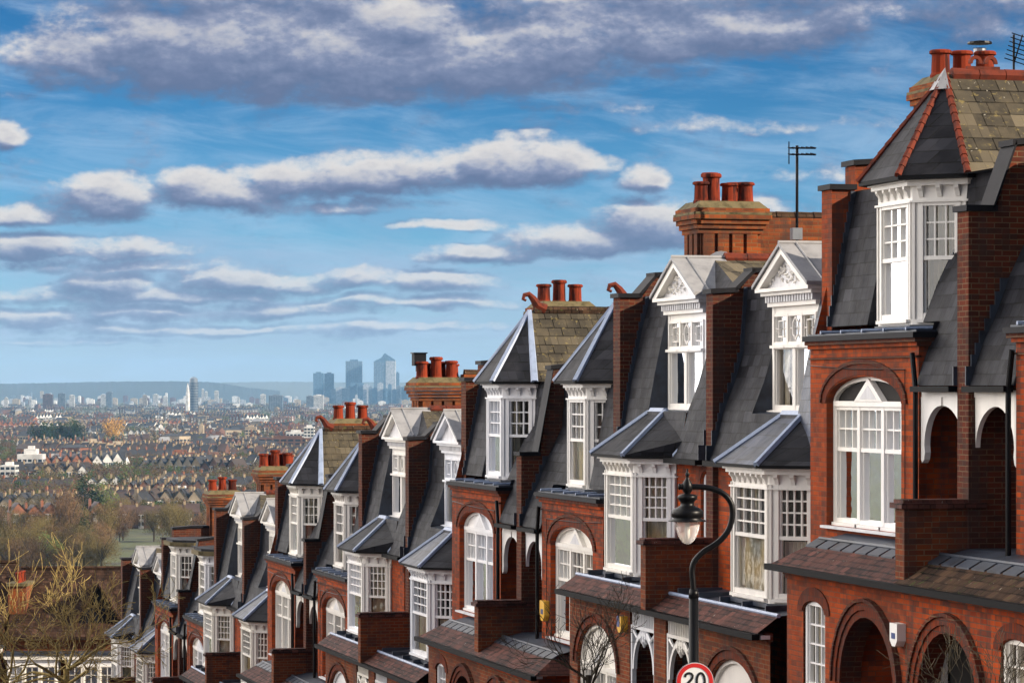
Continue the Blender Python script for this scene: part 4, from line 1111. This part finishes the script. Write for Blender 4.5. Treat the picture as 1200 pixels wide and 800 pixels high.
for wl, rf in combos:
    for g_ in ('front', True):
        HP.append((far_house_mesh('terraced_house', 5.6, 9, 6.4, 3.2, wl, rf, g_), wl, rf, g_))
usedh = set()
count = 0
zone = {}
rnd = random.Random(4)
def town_row(px, py, ang, n, combo=None, g_=None, stuff=None, hscale=1.0):
    """a street of terraced houses starting at px,py"""
    global count
    Y = 60 * 3600 / (py - 455); p = at(px, 455, Y)
    ci = combo if combo is not None else rnd.choice((0, 1, 2, 3, 4, 5, 6, 7, 8, 5, 8, 0, 4)); g_ = g_ or rnd.choice(('front', True))
    d = Vector((math.cos(ang), math.sin(ang), 0)); hv_ = rnd.uniform(.85, 1.3); bw_ = rnd.uniform(.9, 1.5)
    for k in range(n):
        if stuff is not None and rnd.random() < .12: continue
        if rnd.random() < .15: ci = ci if combo is not None else rnd.randrange(len(combos))
        q = p + d * 7.2 * k; z = far_z(q.x, q.y)
        if stuff is not None:
            far_house_mesh('', 5.6, 9, 6.4, 3.2, *combos[ci], g_, b=stuff, M4=Matrix.Translation((q.x, q.y, z)) @ Matrix.Rotation(ang, 4, 'Z') @ Matrix.Diagonal((1.28, bw_ * 1.1, 1.2 * hv_ * rnd.uniform(.9, 1.15), 1))); continue
        P, wl, rf, gg = [h for h in HP if (h[1], h[2]) == combos[ci] and h[3] == g_][0]
        if P.name in usedh: o = P.copy(); col.objects.link(o)
        else: o = P; usedh.add(P.name)
        o.location = (q.x, q.y, z); o.rotation_euler = (0, 0, ang); o.scale = (1.28, 1.28, 1.2 * hscale * hv_ * rnd.uniform(.94, 1.06))
        near_far = 'nearer edge of the valley town' if py > 560 else 'middle of the valley town'
        tag(o, f'{names[wl]} terraced house, {"gable-fronted, " if gg == "front" else ""}{rnames[rf]} roof, {near_far}', 'house', f'{names[wl]} {rnames[rf]} houses, {near_far}' + (', gabled' if gg == 'front' else ''))
        count += 1
# placed rows that can be made out in the photograph
town_row(108, 574, -.15, 9, 5, 'front')          # white gabled terrace
town_row(20, 612, .05, 6, 7, 'front'); town_row(2, 598, -.1, 8, 3, 'front'); town_row(75, 600, .2, 6, 6, True)
town_row(150, 610, -.1, 5, 1, True); town_row(180, 598, -.3, 6, 8, 'front'); town_row(38, 500, .25, 16, 3, 'front')
town_row(100, 548, .1, 10, 2, True); town_row(150, 538, .15, 9, 5, 'front'); town_row(275, 540, -.2, 7, 3, 'front'); town_row(120, 500, 0, 14, 7, 'front')
while count < 285:
    py = 605 - 75 * rnd.random() ** .9; px = rnd.uniform(-5, 330 if py > 560 else 480)
    town_row(px, py, YAW * -1 + rnd.choice((-.5, -.2, .1, .35, .8)) , rnd.randint(4, 10))
for h in HP:
    if h[0].name not in usedh: bpy.data.objects.remove(h[0])
for k, v in FT.items():
    for P in v:
        if P.name not in used:
            for ch in list(P.children): bpy.data.objects.remove(ch)
            bpy.data.objects.remove(P)
sb = MB()
for i in range(300):
    py = 478 + 80 * rnd.random() ** 1.8; px = rnd.uniform(-20, 620)
    town_row(px, py, YAW * -1 + rnd.choice((-.5, -.2, .1, .35, .8)), rnd.randint(5, 11), stuff=sb)
o = sb.build('distant_housing'); tag(o, 'mass of tiny distant rooftops and terraces filling the valley', 'housing', None, 'stuff')
tb = MB()
for i in range(6400):
    py = 475 + 112 * rnd.random() ** 1.8; px = rnd.uniform(-20, 640); Y = 60 * 3600 / (py - 455); p = at(px, 455, Y)
    v0 = len(tb.v); rr = rnd
    kind = rnd.choices(['wood_brown', 'wood_olive', 'evergreen', 'ivy_green'], [7, 4, 2.2, .8])[0]; sc0 = rnd.uniform(.7, 1.25)
    far = Y > 3500
    crown_pts(tb, rr, 6, 10, 1.0, kind, 45 if far else 110, 1.5 if far else .95, .5, [(rr.uniform(-.4, .4), rr.uniform(-.4, .4), rr.uniform(.3, .8), rr.uniform(.4, .6)) for _ in range(4)], False)
    M4 = Matrix.Translation((p.x, p.y, far_z(p.x, p.y))) @ Matrix.Scale(sc0, 4)
    tb.v[v0:] = [tuple(M4 @ Vector(v)) for v in tb.v[v0:]]
for i in range(1500):
    py = rnd.uniform(520, 604); px = rnd.uniform(-20, 340); Y = 60 * 3600 / (py - 455); p = at(px, 455, Y); v0 = len(tb.v)
    kind = rnd.choices(['wood_brown', 'wood_olive', 'evergreen', 'ivy_green'], [7, 4, 2.0, .8])[0]
    crown_pts(tb, rnd, 5, 8, 1.0, kind, 120, .85, .5, [(rnd.uniform(-.4, .4), rnd.uniform(-.4, .4), rnd.uniform(.3, .8), rnd.uniform(.4, .6)) for _ in range(4)], False)
    M4 = Matrix.Translation((p.x, p.y, far_z(p.x, p.y))) @ Matrix.Scale(rnd.uniform(.6, 1.3), 4)
    tb.v[v0:] = [tuple(M4 @ Vector(v)) for v in tb.v[v0:]]
o = tb.build('distant_woodland'); tag(o, 'mass of distant bare trees between the valley rooftops', 'woodland', None, 'stuff')

# ------------------------------------------------------------------ landmark buildings of the valley
def tower(name, px0, px1, py_top, Y, wall, label, cat='building', depth=None, zb=-62, bands=True, top=None, group=None, glass='far glass', ang=0.0, vert=True):
    x0, x1 = at(px0, 455, Y), at(px1, 455, Y); w = (x1 - x0).length; c = (x0 + x1) / 2; zt = (455 - py_top) * Y / 3600; h = zt - zb
    d = depth or w
    H = empty(name, (c.x, c.y, zb), -YAW + ang); tag(H, label, cat, group)
    b = MB(); b.box(-w / 2, w / 2, 0, d, -2, h, wall)
    if top: top(b, w, d, h)
    else: b.box(-w * .25, w * .25, d * .3, d * .7, h, h + max(2.0, h * .04), wall)
    b.build('wall', H)
    if bands:
        st = max(3.2, h / 26); b = MB(); n = int(h / st); nc = max(2, int(w / max(3.2, w / 8)))
        for j in range(n):
            for i in range(nc):
                u0 = -w / 2 + w * (i + .15) / nc; u1 = -w / 2 + w * (i + .85) / nc
                b.box(u0, u1, -.12, -.02, j * st + st * .3, j * st + st * .85, glass)
        for j in range(n):
            for i in range(3):
                v0 = d * (i + .15) / 3; v1 = d * (i + .85) / 3
                b.box(w / 2 + .02, w / 2 + .12, v0, v1, j * st + st * .3, j * st + st * .85, glass)
        b.build('glazing', H)
    return H
simple('tower blue glass', (.10, .17, .25), .3); simple('tower pale', (.42, .44, .47), .5); simple('tower grey', (.2, .23, .27), .4)
YT = 13000
T1 = 'glass skyscraper of the distant cluster on the horizon'
tower('skyscraper', 367, 379, 437, YT, 'tower blue glass', 'dark blue slab skyscraper at the outer edge of the distant cluster', 'skyscraper', group='skyscrapers on the horizon', glass='tower blue glass')
tower('skyscraper', 380, 391, 437.5, YT + 60, 'tower grey', 'equal-height slab skyscraper close beside the dark blue slab', 'skyscraper', group='skyscrapers on the horizon', glass='tower blue glass')
tower('skyscraper', 405, 424, 423, YT, 'tower blue glass', 'flat-topped two-tone skyscraper standing mid cluster', 'skyscraper', group='skyscrapers on the horizon', glass='tower grey')
def slant(b, w, d, h):
    b.fprism(Fr((0, 0), (1, 0), (0, -1)), [(-w / 2, h), (w / 2, h), (w / 2, h + 8), (w * .05, h + 36), (w * .0, h + 36), (-w * .15, h + 18), (-w / 2, h + 2)], -d, 0, 'tower blue glass')
    b.box(w * .06, w / 2 + .5, -1.5, d, 0, h + 4, 'tower pale')  # pale slab: the sunlit side put into the colour
tower('skyscraper', 438, 463, 424, YT - 100, 'tower blue glass', 'tallest horizon skyscraper with a slanted pointed top', 'skyscraper', top=slant, group='skyscrapers on the horizon', glass='tower grey')
tower('skyscraper', 463.5, 468, 437, YT + 100, 'tower blue glass', 'slim low blue tower tucked against the pointed skyscraper', 'skyscraper', group='skyscrapers on the horizon', bands=False)
tower('skyscraper', 532, 540, 440, YT, 'tower blue glass', 'lone small blue tower beyond the wide orange chimney', 'skyscraper', group='skyscrapers on the horizon', bands=False)
rr = random.Random(12)
for i in range(16):
    px = 388 + i * 6 + rr.uniform(-2, 2); w = rr.uniform(4, 9)
    tower('office_block', px, px + w, rr.uniform(448, 460), YT - 400 - i * 25, rr.choice(['tower blue glass', 'tower grey', 'tower blue glass', 'tower pale']), 'low hazy office block around the foot of the skyscrapers', 'office block', bands=False, group='office blocks below the skyscrapers')
def round_top(b, w, d, h): b.lathe((0, d / 2, h - 2), [(w * .45, 0), (w * .40, 8), (w * .30, 12), (.1, 13)], 'tower pale')
H = empty('round_tower', at(227, 455, 7000) + Vector((0, 0, -62))); tag(H, 'tall pale cylindrical tower before the wooded ridge', 'tower')
b = MB(); b.tube([(0, 0, 0), (0, 0, 70), (0, 0, 84), (0, 0, 88)], [9.5, 10, 9, 4], 'tower grey', 18); b.build('wall', H); b = MB()
for j in range(20): b.tube([(0, 0, 4 + j * 3.7), (0, 0, 5.6 + j * 3.7)], [10.62, 10.62], 'far glass', 18, caps=False)
b.build('window', H)
H = empty('spire', at(220, 455, 6900) + Vector((0, 0, -62))); tag(H, 'thin pale spire-like tower beside the cylindrical tower', 'tower')
b = MB(); b.tube([(0, 0, 0), (0, 0, 50), (0, 0, 74)], [5, 4.5, .8], 'far white', 8); b.build('wall', H)
blocks = [(50, 61, 462, 478, 'far brick', 'brown tower block with pale cap, outermost of the pair'), (68, 76, 461, 478, 'tower grey', 'grey tower block with pale cap beside the brown one'), (81, 87, 463, 476, 'far white', 'narrow white tower block near the brown and grey blocks'),
 (118, 124, 462, 474, 'far white', 'white slab end of the paired blocks below the ridge'), (124, 131, 459, 474, 'tower grey', 'grey half of the paired blocks below the ridge'), (167, 172, 463, 474, 'far cream', 'cream tower block between bare trees on the skyline'), (179, 185, 462, 473, 'far white', 'pale square block on the skyline'),
 (191, 196, 464, 474, 'far white', 'small white block just before the cylindrical tower'), (236, 239, 456, 472, 'far white', 'very thin white block beyond the cylindrical tower'), (240, 243, 459, 472, 'far white', 'thinner companion of the very thin white block'), (251, 256, 458, 472, 'far white', 'short white block pair near the end of the ridge'),
 (305, 311, 462, 475, 'far white', 'white slab beside the dark square block'), (315, 331, 463, 478, 'tower grey', 'dark square office block on the skyline'), (359, 367, 464, 479, 'tower grey', 'dark blue block with white flank'), (367, 379, 463, 478, 'far white', 'white flank block next to the dark blue one'), (5, 9, 466, 477, 'far white', 'small white block at the outer skyline'), (34, 37, 465, 475, 'far white', 'slender white block at the outer skyline')]
for a, c_, yt, yb, w_, lb in blocks:
    Y = 60 * 3600 / (yb + 3 - 455); tower('tower_block', a, c_, yt, Y, w_, lb, 'tower block', group='tower blocks across the city')
rr = random.Random(3)
for i in range(150):
    px = rr.uniform(0, 480); yb = rr.uniform(469, 477); Y = 60 * 3600 / (yb - 455); w = rr.uniform(2, 9)
    tower('city_block', px, px + w, yb - rr.uniform(3, 8) * (1.5 if w < 4 else 1), Y, rr.choice(['far white', 'far white', 'tower grey', 'far cream', 'tower pale', 'far brick']), 'small hazy low block in the distant city band', 'city block', bands=False, group='small blocks in the distant city', depth=20)
def flat_block(px0, px1, yt, yb, wall, label, depth=14, **k):
    Y = 60 * 3600 / (yb - 455); return tower('low_building', px0, px1, yt, Y, wall, label, 'building', depth=depth, **k)
flat_block(20, 50, 532, 562, 'far white', 'white three-storey apartment building with dark balconies in the valley'); flat_block(28, 42, 526, 561, 'far white', 'white stair tower rising from the apartment building')
flat_block(54, 73, 535, 556, 'far white', 'plain white building beside the balconied apartments')
flat_block(335, 357, 506, 524, 'far white', 'long white flat-roofed building with dark windows below the skyline'); flat_block(356, 368, 500, 525, 'far white', 'white tower at the end of the long flat-roofed building')
flat_block(303, 370, 513, 532, 'far brick', 'long dull red building in front of the white one', bands=True)
flat_block(185, 228, 530, 545, 'far orange brick', 'long low orange brick school building', bands=True)
flat_block(287, 300, 500, 518, 'far cream', 'cream corner building among rooftops'); flat_block(228, 244, 487, 495, 'far cream', 'cream low block near bare trees')
rq = random.Random(77)
for i in range(60):
    yb = 480 + 72 * rq.random() ** 1.3; Y = 60 * 3600 / (yb - 455); px = rq.uniform(0, 520 if yb < 520 else 320); w = rq.uniform(9, 22) * 3600 / Y; h = rq.uniform(8, 14) * 3600 / Y
    wl = rq.choice(['far cream', 'far white', 'far yellow brick', 'far brick', 'far orange brick', 'far brick', 'far cream'])
    def pitched(b, w_, d_, h_, rq=rq):
        rm = rq.choice(['far slate', 'far brown roof', 'far pale roof', 'far slate']); k_ = rq.uniform(2, 5)
        for sg in (-.6, d_ / 2): pass
        b.face([(-w_ / 2 - .5, -.5, h_), (w_ / 2 + .5, -.5, h_), (w_ / 2 - 1, d_ / 2, h_ + k_), (-w_ / 2 + 1, d_ / 2, h_ + k_)], rm); b.face([(-w_ / 2 - .5, d_ + .5, h_), (w_ / 2 + .5, d_ + .5, h_), (w_ / 2 - 1, d_ / 2, h_ + k_), (-w_ / 2 + 1, d_ / 2, h_ + k_)], rm)
        for sg in (-1, 1): b.face([(sg * (w_ / 2 + .5), -.5, h_), (sg * (w_ / 2 + .5), d_ + .5, h_), (sg * (w_ / 2 - 1), d_ / 2, h_ + k_)], rm)
    tower('valley_block', px, px + w, yb - h, Y, wl, 'larger ' + {'far cream': 'cream', 'far white': 'white', 'far yellow brick': 'yellow brick', 'far brick': 'dull brick', 'far orange brick': 'orange brick'}[wl] + ' block rising among the valley terraces', 'building', depth=rq.uniform(10, 22), group=wl[4:] + ' blocks among the terraces', bands=Y < 4200, top=pitched if rq.random() < .7 else None, ang=rq.uniform(-.6, .6), vert=False)
Hs = flat_block(198, 222, 574, 592, 'far white', 'plain white industrial shed behind the bare trees', bands=False)
flat_block(0, 18, 545, 566, 'far white', 'white gabled house front at the frame edge in the valley', bands=True)
flat_block(233, 238, 498, 520, 'far cream', 'pale square church tower among the rooftops', bands=False)

# ------------------------------------------------------------------ hills on the horizon
def ridge(name, Y, pts, m, label):
    b = MB(); prev = None
    rr = random.Random(int(Y)); rows = []
    for k in range(len(pts) - 1):
        for i in range(24):
            f = i / 24; px = pts[k][0] + (pts[k + 1][0] - pts[k][0]) * f; py = pts[k][1] + (pts[k + 1][1] - pts[k][1]) * f + rr.uniform(-.35, .35)
            rows.append((px, py))
    vs = []
    for px, py in rows:
        for (f, hh) in ((-.10, 0), (-.05, .55), (0, 1), (.06, .5)):
            p = at(px, 455, Y * (1 + f)); zt = (455 - py) * Y / 3600
            vs.append((p.x, p.y, -64 + (zt + 64) * hh))
    fs = [(i * 4 + j, i * 4 + j + 1, (i + 1) * 4 + j + 1, (i + 1) * 4 + j) for i in range(len(rows) - 1) for j in range(3)]
    b.solid(vs, fs, m); o = b.build(name, smooth=False); tag(o, label, None, None, 'structure')
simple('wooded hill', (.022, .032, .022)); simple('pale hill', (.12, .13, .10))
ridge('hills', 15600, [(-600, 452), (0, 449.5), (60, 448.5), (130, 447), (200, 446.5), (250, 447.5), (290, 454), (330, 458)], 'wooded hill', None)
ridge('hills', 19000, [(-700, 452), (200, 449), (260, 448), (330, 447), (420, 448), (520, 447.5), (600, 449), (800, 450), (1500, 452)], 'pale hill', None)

# ------------------------------------------------------------------ haze
HZ = dict(x0=-2600, x1=9500, y0=-80, y1=20500, z0=-70, z1=190)
b = MB(); b.box(HZ['x0'], HZ['x1'], HZ['y0'], HZ['y1'], HZ['z0'], HZ['z1'], 'white'); o = b.build('haze'); o.data.materials.clear()
m = bpy.data.materials.new('air'); m.use_nodes = True; t = NT(m.node_tree); t.N.remove(t.N['Principled BSDF'])
pv = t.n('ShaderNodeVolumePrincipled'); pv.inputs['Color'].default_value = (.32, .62, 1.0, 1); pv.inputs['Density'].default_value = 3.4e-5; pv.inputs['Anisotropy'].default_value = .2
t.L.new(pv.outputs[0], t.N['Material Output'].inputs['Volume']); o.data.materials.append(m); tag(o, 'thin blue air between the hill and the skyline', None, None, 'stuff')

# ------------------------------------------------------------------ sky and sun
SUN_EL, SUN_AZ = R(24), R(126)       # azimuth clockwise from down-street (+Y)
w = bpy.data.worlds.new('World'); sc.world = w; w.use_nodes = True; t = NT(w.node_tree); t.N.clear()
sky = t.n('ShaderNodeTexSky', sky_type='NISHITA'); sky.sun_disc = False; sky.sun_elevation = SUN_EL; sky.sun_rotation = SUN_AZ
sky.altitude = 100; sky.air_density = 1.0; sky.dust_density = .6; sky.ozone_density = 2.5
tc = t.n('ShaderNodeTexCoord'); sp = t.n('ShaderNodeSeparateXYZ'); t.L.new(tc.outputs['Generated'], sp.inputs[0])
dx, dy, dz = sp.outputs
cx_ = t.m('ADD', t.m('MULTIPLY', dx, .2582), t.m('MULTIPLY', dy, .9661))      # towards the valley
sx_ = t.m('SUBTRACT', t.m('MULTIPLY', dx, .9661), t.m('MULTIPLY', dy, .2582))
az = t.m('ARCTAN2', sx_, cx_); el = t.m('ARCSINE', dz)
# degrees-like units: 100 per radian*36
U = t.m('MULTIPLY', az, 36.0); V = t.m('MULTIPLY', el, 36.0)      # 1 unit = 100 px of the photograph near the valley
CL = [ # px, py, half width, half height, strength
 (230, -5, 110, 40, .95), (350, 0, 120, 40, .95), (600, 0, 120, 36, .9), (790, 0, 150, 44, 1.0), (930, -10, 130, 44, .95), (1130, 0, 80, 36, .85), (860, 150, 200, 10, .45), (640, 128, 150, 7, .42), (950, 210, 120, 12, .45),
  (95, 78, 80, 34, 1.1), (180, 60, 120, 50, 1.15), (280, 66, 150, 60, 1.3), (400, 74, 150, 56, 1.3), (475, 34, 80, 40, 1.25), (560, 74, 130, 52, 1.2), (650, 56, 90, 52, 1.2), (760, 44, 130, 42, 1.15), (880, 38, 120, 38, 1.1), (990, 20, 90, 26, .95), (330, 112, 170, 16, .8), (720, 84, 110, 14, .7), (1150, 36, 80, 30, .75),
 (4, 166, 30, 20, 1.1), (128, 238, 60, 28, 1.25), (70, 258, 70, 14, .9), (215, 222, 42, 22, 1.0), (262, 234, 90, 22, 1.15), (340, 216, 70, 24, 1.05), (420, 214, 90, 24, 1.1), (500, 202, 80, 24, 1.1), (590, 196, 60, 28, 1.2), (655, 196, 52, 28, 1.25), (360, 242, 120, 10, .85), (20, 258, 40, 16, .95),
 (60, 296, 140, 16, .95), (140, 316, 130, 12, .85), (140, 336, 46, 16, 1.1), (265, 332, 56, 14, 1.1), (200, 348, 150, 12, 1.0), (340, 336, 60, 12, .95), (420, 330, 56, 12, 1.0), (520, 332, 48, 13, .95), (90, 352, 110, 12, .9), (170, 368, 70, 13, 1.0), (330, 364, 110, 11, .9), (460, 354, 120, 10, .85), (50, 376, 90, 11, .85),
 (250, 388, 200, 9, .8), (470, 384, 110, 7, .7), (90, 402, 120, 6, .65), (760, 266, 54, 28, 1.2), (690, 284, 80, 20, 1.15), (585, 299, 80, 11, 1.05), (640, 290, 60, 16, 1.0), (522, 266, 60, 8, 1.0), (752, 214, 26, 15, 1.05), (840, 258, 70, 26, .95), (900, 290, 60, 14, .8), (30, 120, 20, 6, .5)]
def field(U, V):
    """where clouds stand, without their fine shape"""
    acc = None
    nn = t.n('ShaderNodeTexNoise'); nn.inputs['Scale'].default_value = 1.0; nn.inputs['Detail'].default_value = 3
    t.L.new(comb(t, t.m('MULTIPLY', U, 1.1), t.m('MULTIPLY', V, 2.2), 3.7), nn.inputs['Vector'])
    s3 = t.n('ShaderNodeSeparateXYZ'); t.L.new(nn.outputs['Color'], s3.inputs[0])
    Uw = t.m('ADD', U, t.m('MULTIPLY_ADD', s3.outputs[0], .7, -.35)); Vw = t.m('ADD', V, t.m('MULTIPLY_ADD', s3.outputs[1], .34, -.17))
    for px, py, a, b_, s in CL:
        u0, v0 = (px - 600) / 100, (455 - py) / 100
        du = t.m('MULTIPLY', t.m('SUBTRACT', Uw, u0), 100 / a / 1.25); dv = t.m('MULTIPLY', t.m('SUBTRACT', Vw, v0), 100 / b_ / 1.25)
        # flat-bottomed: fall off faster downwards
        dv = t.m('MAXIMUM', dv, t.m('MULTIPLY', dv, -1.35))
        g = t.m('MULTIPLY', t.m('SUBTRACT', 1.0, t.m('MULTIPLY', t.m('MULTIPLY_ADD', du, du, t.m('MULTIPLY', dv, dv)), .62), clamp=True), s)
        acc = g if acc is None else t.m('SMOOTH_MAX', acc, g, .12)
    return acc
def puff(U, V):
    f1 = t.noise(comb(t, t.m('MULTIPLY', U, 1.5), t.m('MULTIPLY', V, 2.6), 0.0), 1.0, 3, .5, .1)
    vo = t.n('ShaderNodeTexVoronoi', feature='SMOOTH_F1'); vo.inputs['Scale'].default_value = 1; vo.inputs['Smoothness'].default_value = .6
    dn = t.noise(comb(t, t.m('MULTIPLY', U, 7), t.m('MULTIPLY', V, 12), 1.0), 1.0, 4, .6)
    t.L.new(comb(t, t.m('ADD', t.m('MULTIPLY', U, 4.2), t.m('MULTIPLY', dn, .7)), t.m('ADD', t.m('MULTIPLY', V, 7.4), t.m('MULTIPLY', dn, .7)), 0.0), vo.inputs['Vector'])
    f2 = t.m('SUBTRACT', .55, vo.outputs['Distance'])
    f3 = t.noise(comb(t, t.m('MULTIPLY', U, 9), t.m('MULTIPLY', V, 15), 2.0), 1.0, 5, .6)
    return t.m('ADD', t.m('ADD', t.m('MULTIPLY_ADD', f1, 1.5, -.75), t.m('MULTIPLY', f2, .26)), t.m('MULTIPLY_ADD', f3, .62, -.31))
F0 = field(U, V); P0 = puff(U, V); D0 = t.m('ADD', F0, P0)
F1 = field(t.m('ADD', U, .09), t.m('ADD', V, t.m('MULTIPLY_ADD', V, .05, .05))); P1 = puff(t.m('ADD', U, .07), t.m('ADD', V, .11))
alpha = t.smooth(D0, .14, .98)
rel_ = t.m('ADD', t.m('MULTIPLY', t.m('SUBTRACT', F0, F1), 1.25), t.m('MULTIPLY', t.m('SUBTRACT', P0, P1), .60))
lit = t.smooth(rel_, -.36, .62)
thick = t.smooth(D0, .75, 1.45)
ccol = t.ramp(lit, [(0, (.16, .22, .40)), (.36, (.26, .32, .51)), (.60, (.42, .47, .65)), (.82, (.74, .75, .83)), (1, (1.08, 1.02, .97))])
ccol = t.mix(t.m('MULTIPLY', thick, .38), ccol, (.27, .32, .52))
grad = t.ramp(t.m('DIVIDE', V, 36 * 1.6), [(0.0, (1.50, 1.78, 2.60)), (.010, (1.02, 1.42, 2.30)), (.03, (.44, .98, 1.66)), (.055, (.14, .58, 1.12)), (.08, (.06, .40, .84)), (.16, (.30, .55, .9)), (.4, (.8, .9, 1.0)), (1, (1, 1, 1))])
base = t.mix(1.0, sky.outputs[0], grad, 'MULTIPLY')
cb = t.n('ShaderNodeMix', data_type='RGBA', blend_type='MULTIPLY'); cb.inputs[0].default_value = 1; t.L.new(ccol, cb.inputs[6])
CLB = 8.6
cb.inputs[7].default_value = (CLB, CLB, CLB, 1)
cir = t.noise(comb(t, t.m('MULTIPLY', U, .55), t.m('MULTIPLY_ADD', V, 2.6, t.m('MULTIPLY', U, .25)), 5.0), 1.0, 8, .62, .5)
base = t.mix(t.m('MULTIPLY', t.smooth(cir, .36, .78), .45), base, (6.2, 8.0, 10.2))
veil = t.m('MULTIPLY', t.m('MULTIPLY', t.smooth(V, .05, .7), t.smooth(V, 2.6, 1.1)), t.smooth(t.noise(comb(t, t.m('MULTIPLY', U, .35), t.m('MULTIPLY', V, 2.4), 8.0), 1.0, 6, .6, .4), .34, .66))
base = t.mix(t.m('MULTIPLY', veil, .62), base, (4.6, 5.5, 7.6))
out = t.mix(t.m('MULTIPLY', alpha, t.m('MULTIPLY', t.smooth(V, -.1, .9), t.m('MULTIPLY_ADD', t.smooth(V, .6, 2.4), .22, .78))), base, cb.outputs[2])
# the rest of the sky: broken cloud, plus an unseen bright bank added to light the facades
gen = t.smooth(t.noise(comb(t, t.m('MULTIPLY', U, .10), t.m('MULTIPLY', V, .22), 1.0), 1.0, 4), .36, .56)
elsewhere = t.m('MAXIMUM', t.smooth(t.m('ABSOLUTE', t.m('ADD', U, 1.0)), 8.5, 13.0), t.smooth(V, 5.6, 8.0))
anti = t.m('SUBTRACT', 0.0, t.m('ADD', t.m('MULTIPLY', dx, math.sin(SUN_AZ)), t.m('MULTIPLY', dy, math.cos(SUN_AZ))))
gc = t.mix(t.smooth(anti, .15, .95), (2.0, 2.4, 3.2), (78.0, 72.0, 66.0))
out = t.mix(t.m('MULTIPLY', t.m('MULTIPLY', gen, elsewhere), .92), out, gc)
bg = t.n('ShaderNodeBackground'); bg.inputs[1].default_value = .05; t.L.new(out, bg.inputs[0])
wo = t.n('ShaderNodeOutputWorld'); t.L.new(bg.outputs[0], wo.inputs[0])
w.cycles.sampling_method = 'MANUAL'; w.cycles.sample_map_resolution = 512

sl = bpy.data.lights.new('sun', 'SUN'); sl.energy = 5.0; sl.angle = R(.5); sl.color = (1.0, .86, .68)
so = bpy.data.objects.new('sun', sl); col.objects.link(so)
d = Vector((math.sin(SUN_AZ) * math.cos(SUN_EL), math.cos(SUN_AZ) * math.cos(SUN_EL), math.sin(SUN_EL)))
so.rotation_euler = (-d).to_track_quat('-Z', 'Y').to_euler()

cam = bpy.data.cameras.new('camera'); cam.lens = 108; cam.sensor_width = 36; cam.shift_y = 55 / 1200; cam.clip_start = .5; cam.clip_end = 60000
co = bpy.data.objects.new('camera', cam); col.objects.link(co); co.rotation_euler = (R(90), 0, -YAW); co.location = (0, 0, 0); sc.camera = co
sc.view_settings.view_transform = 'Standard'; sc.view_settings.look = 'None'; sc.view_settings.exposure = .78; sc.view_settings.gamma = 1
sc.cycles.max_bounces = 6; sc.cycles.diffuse_bounces = 3; sc.cycles.glossy_bounces = 3; sc.cycles.transparent_max_bounces = 12; sc.cycles.volume_bounces = 1
sc.cycles.use_denoising = True
sc.cycles.sample_clamp_indirect = 6
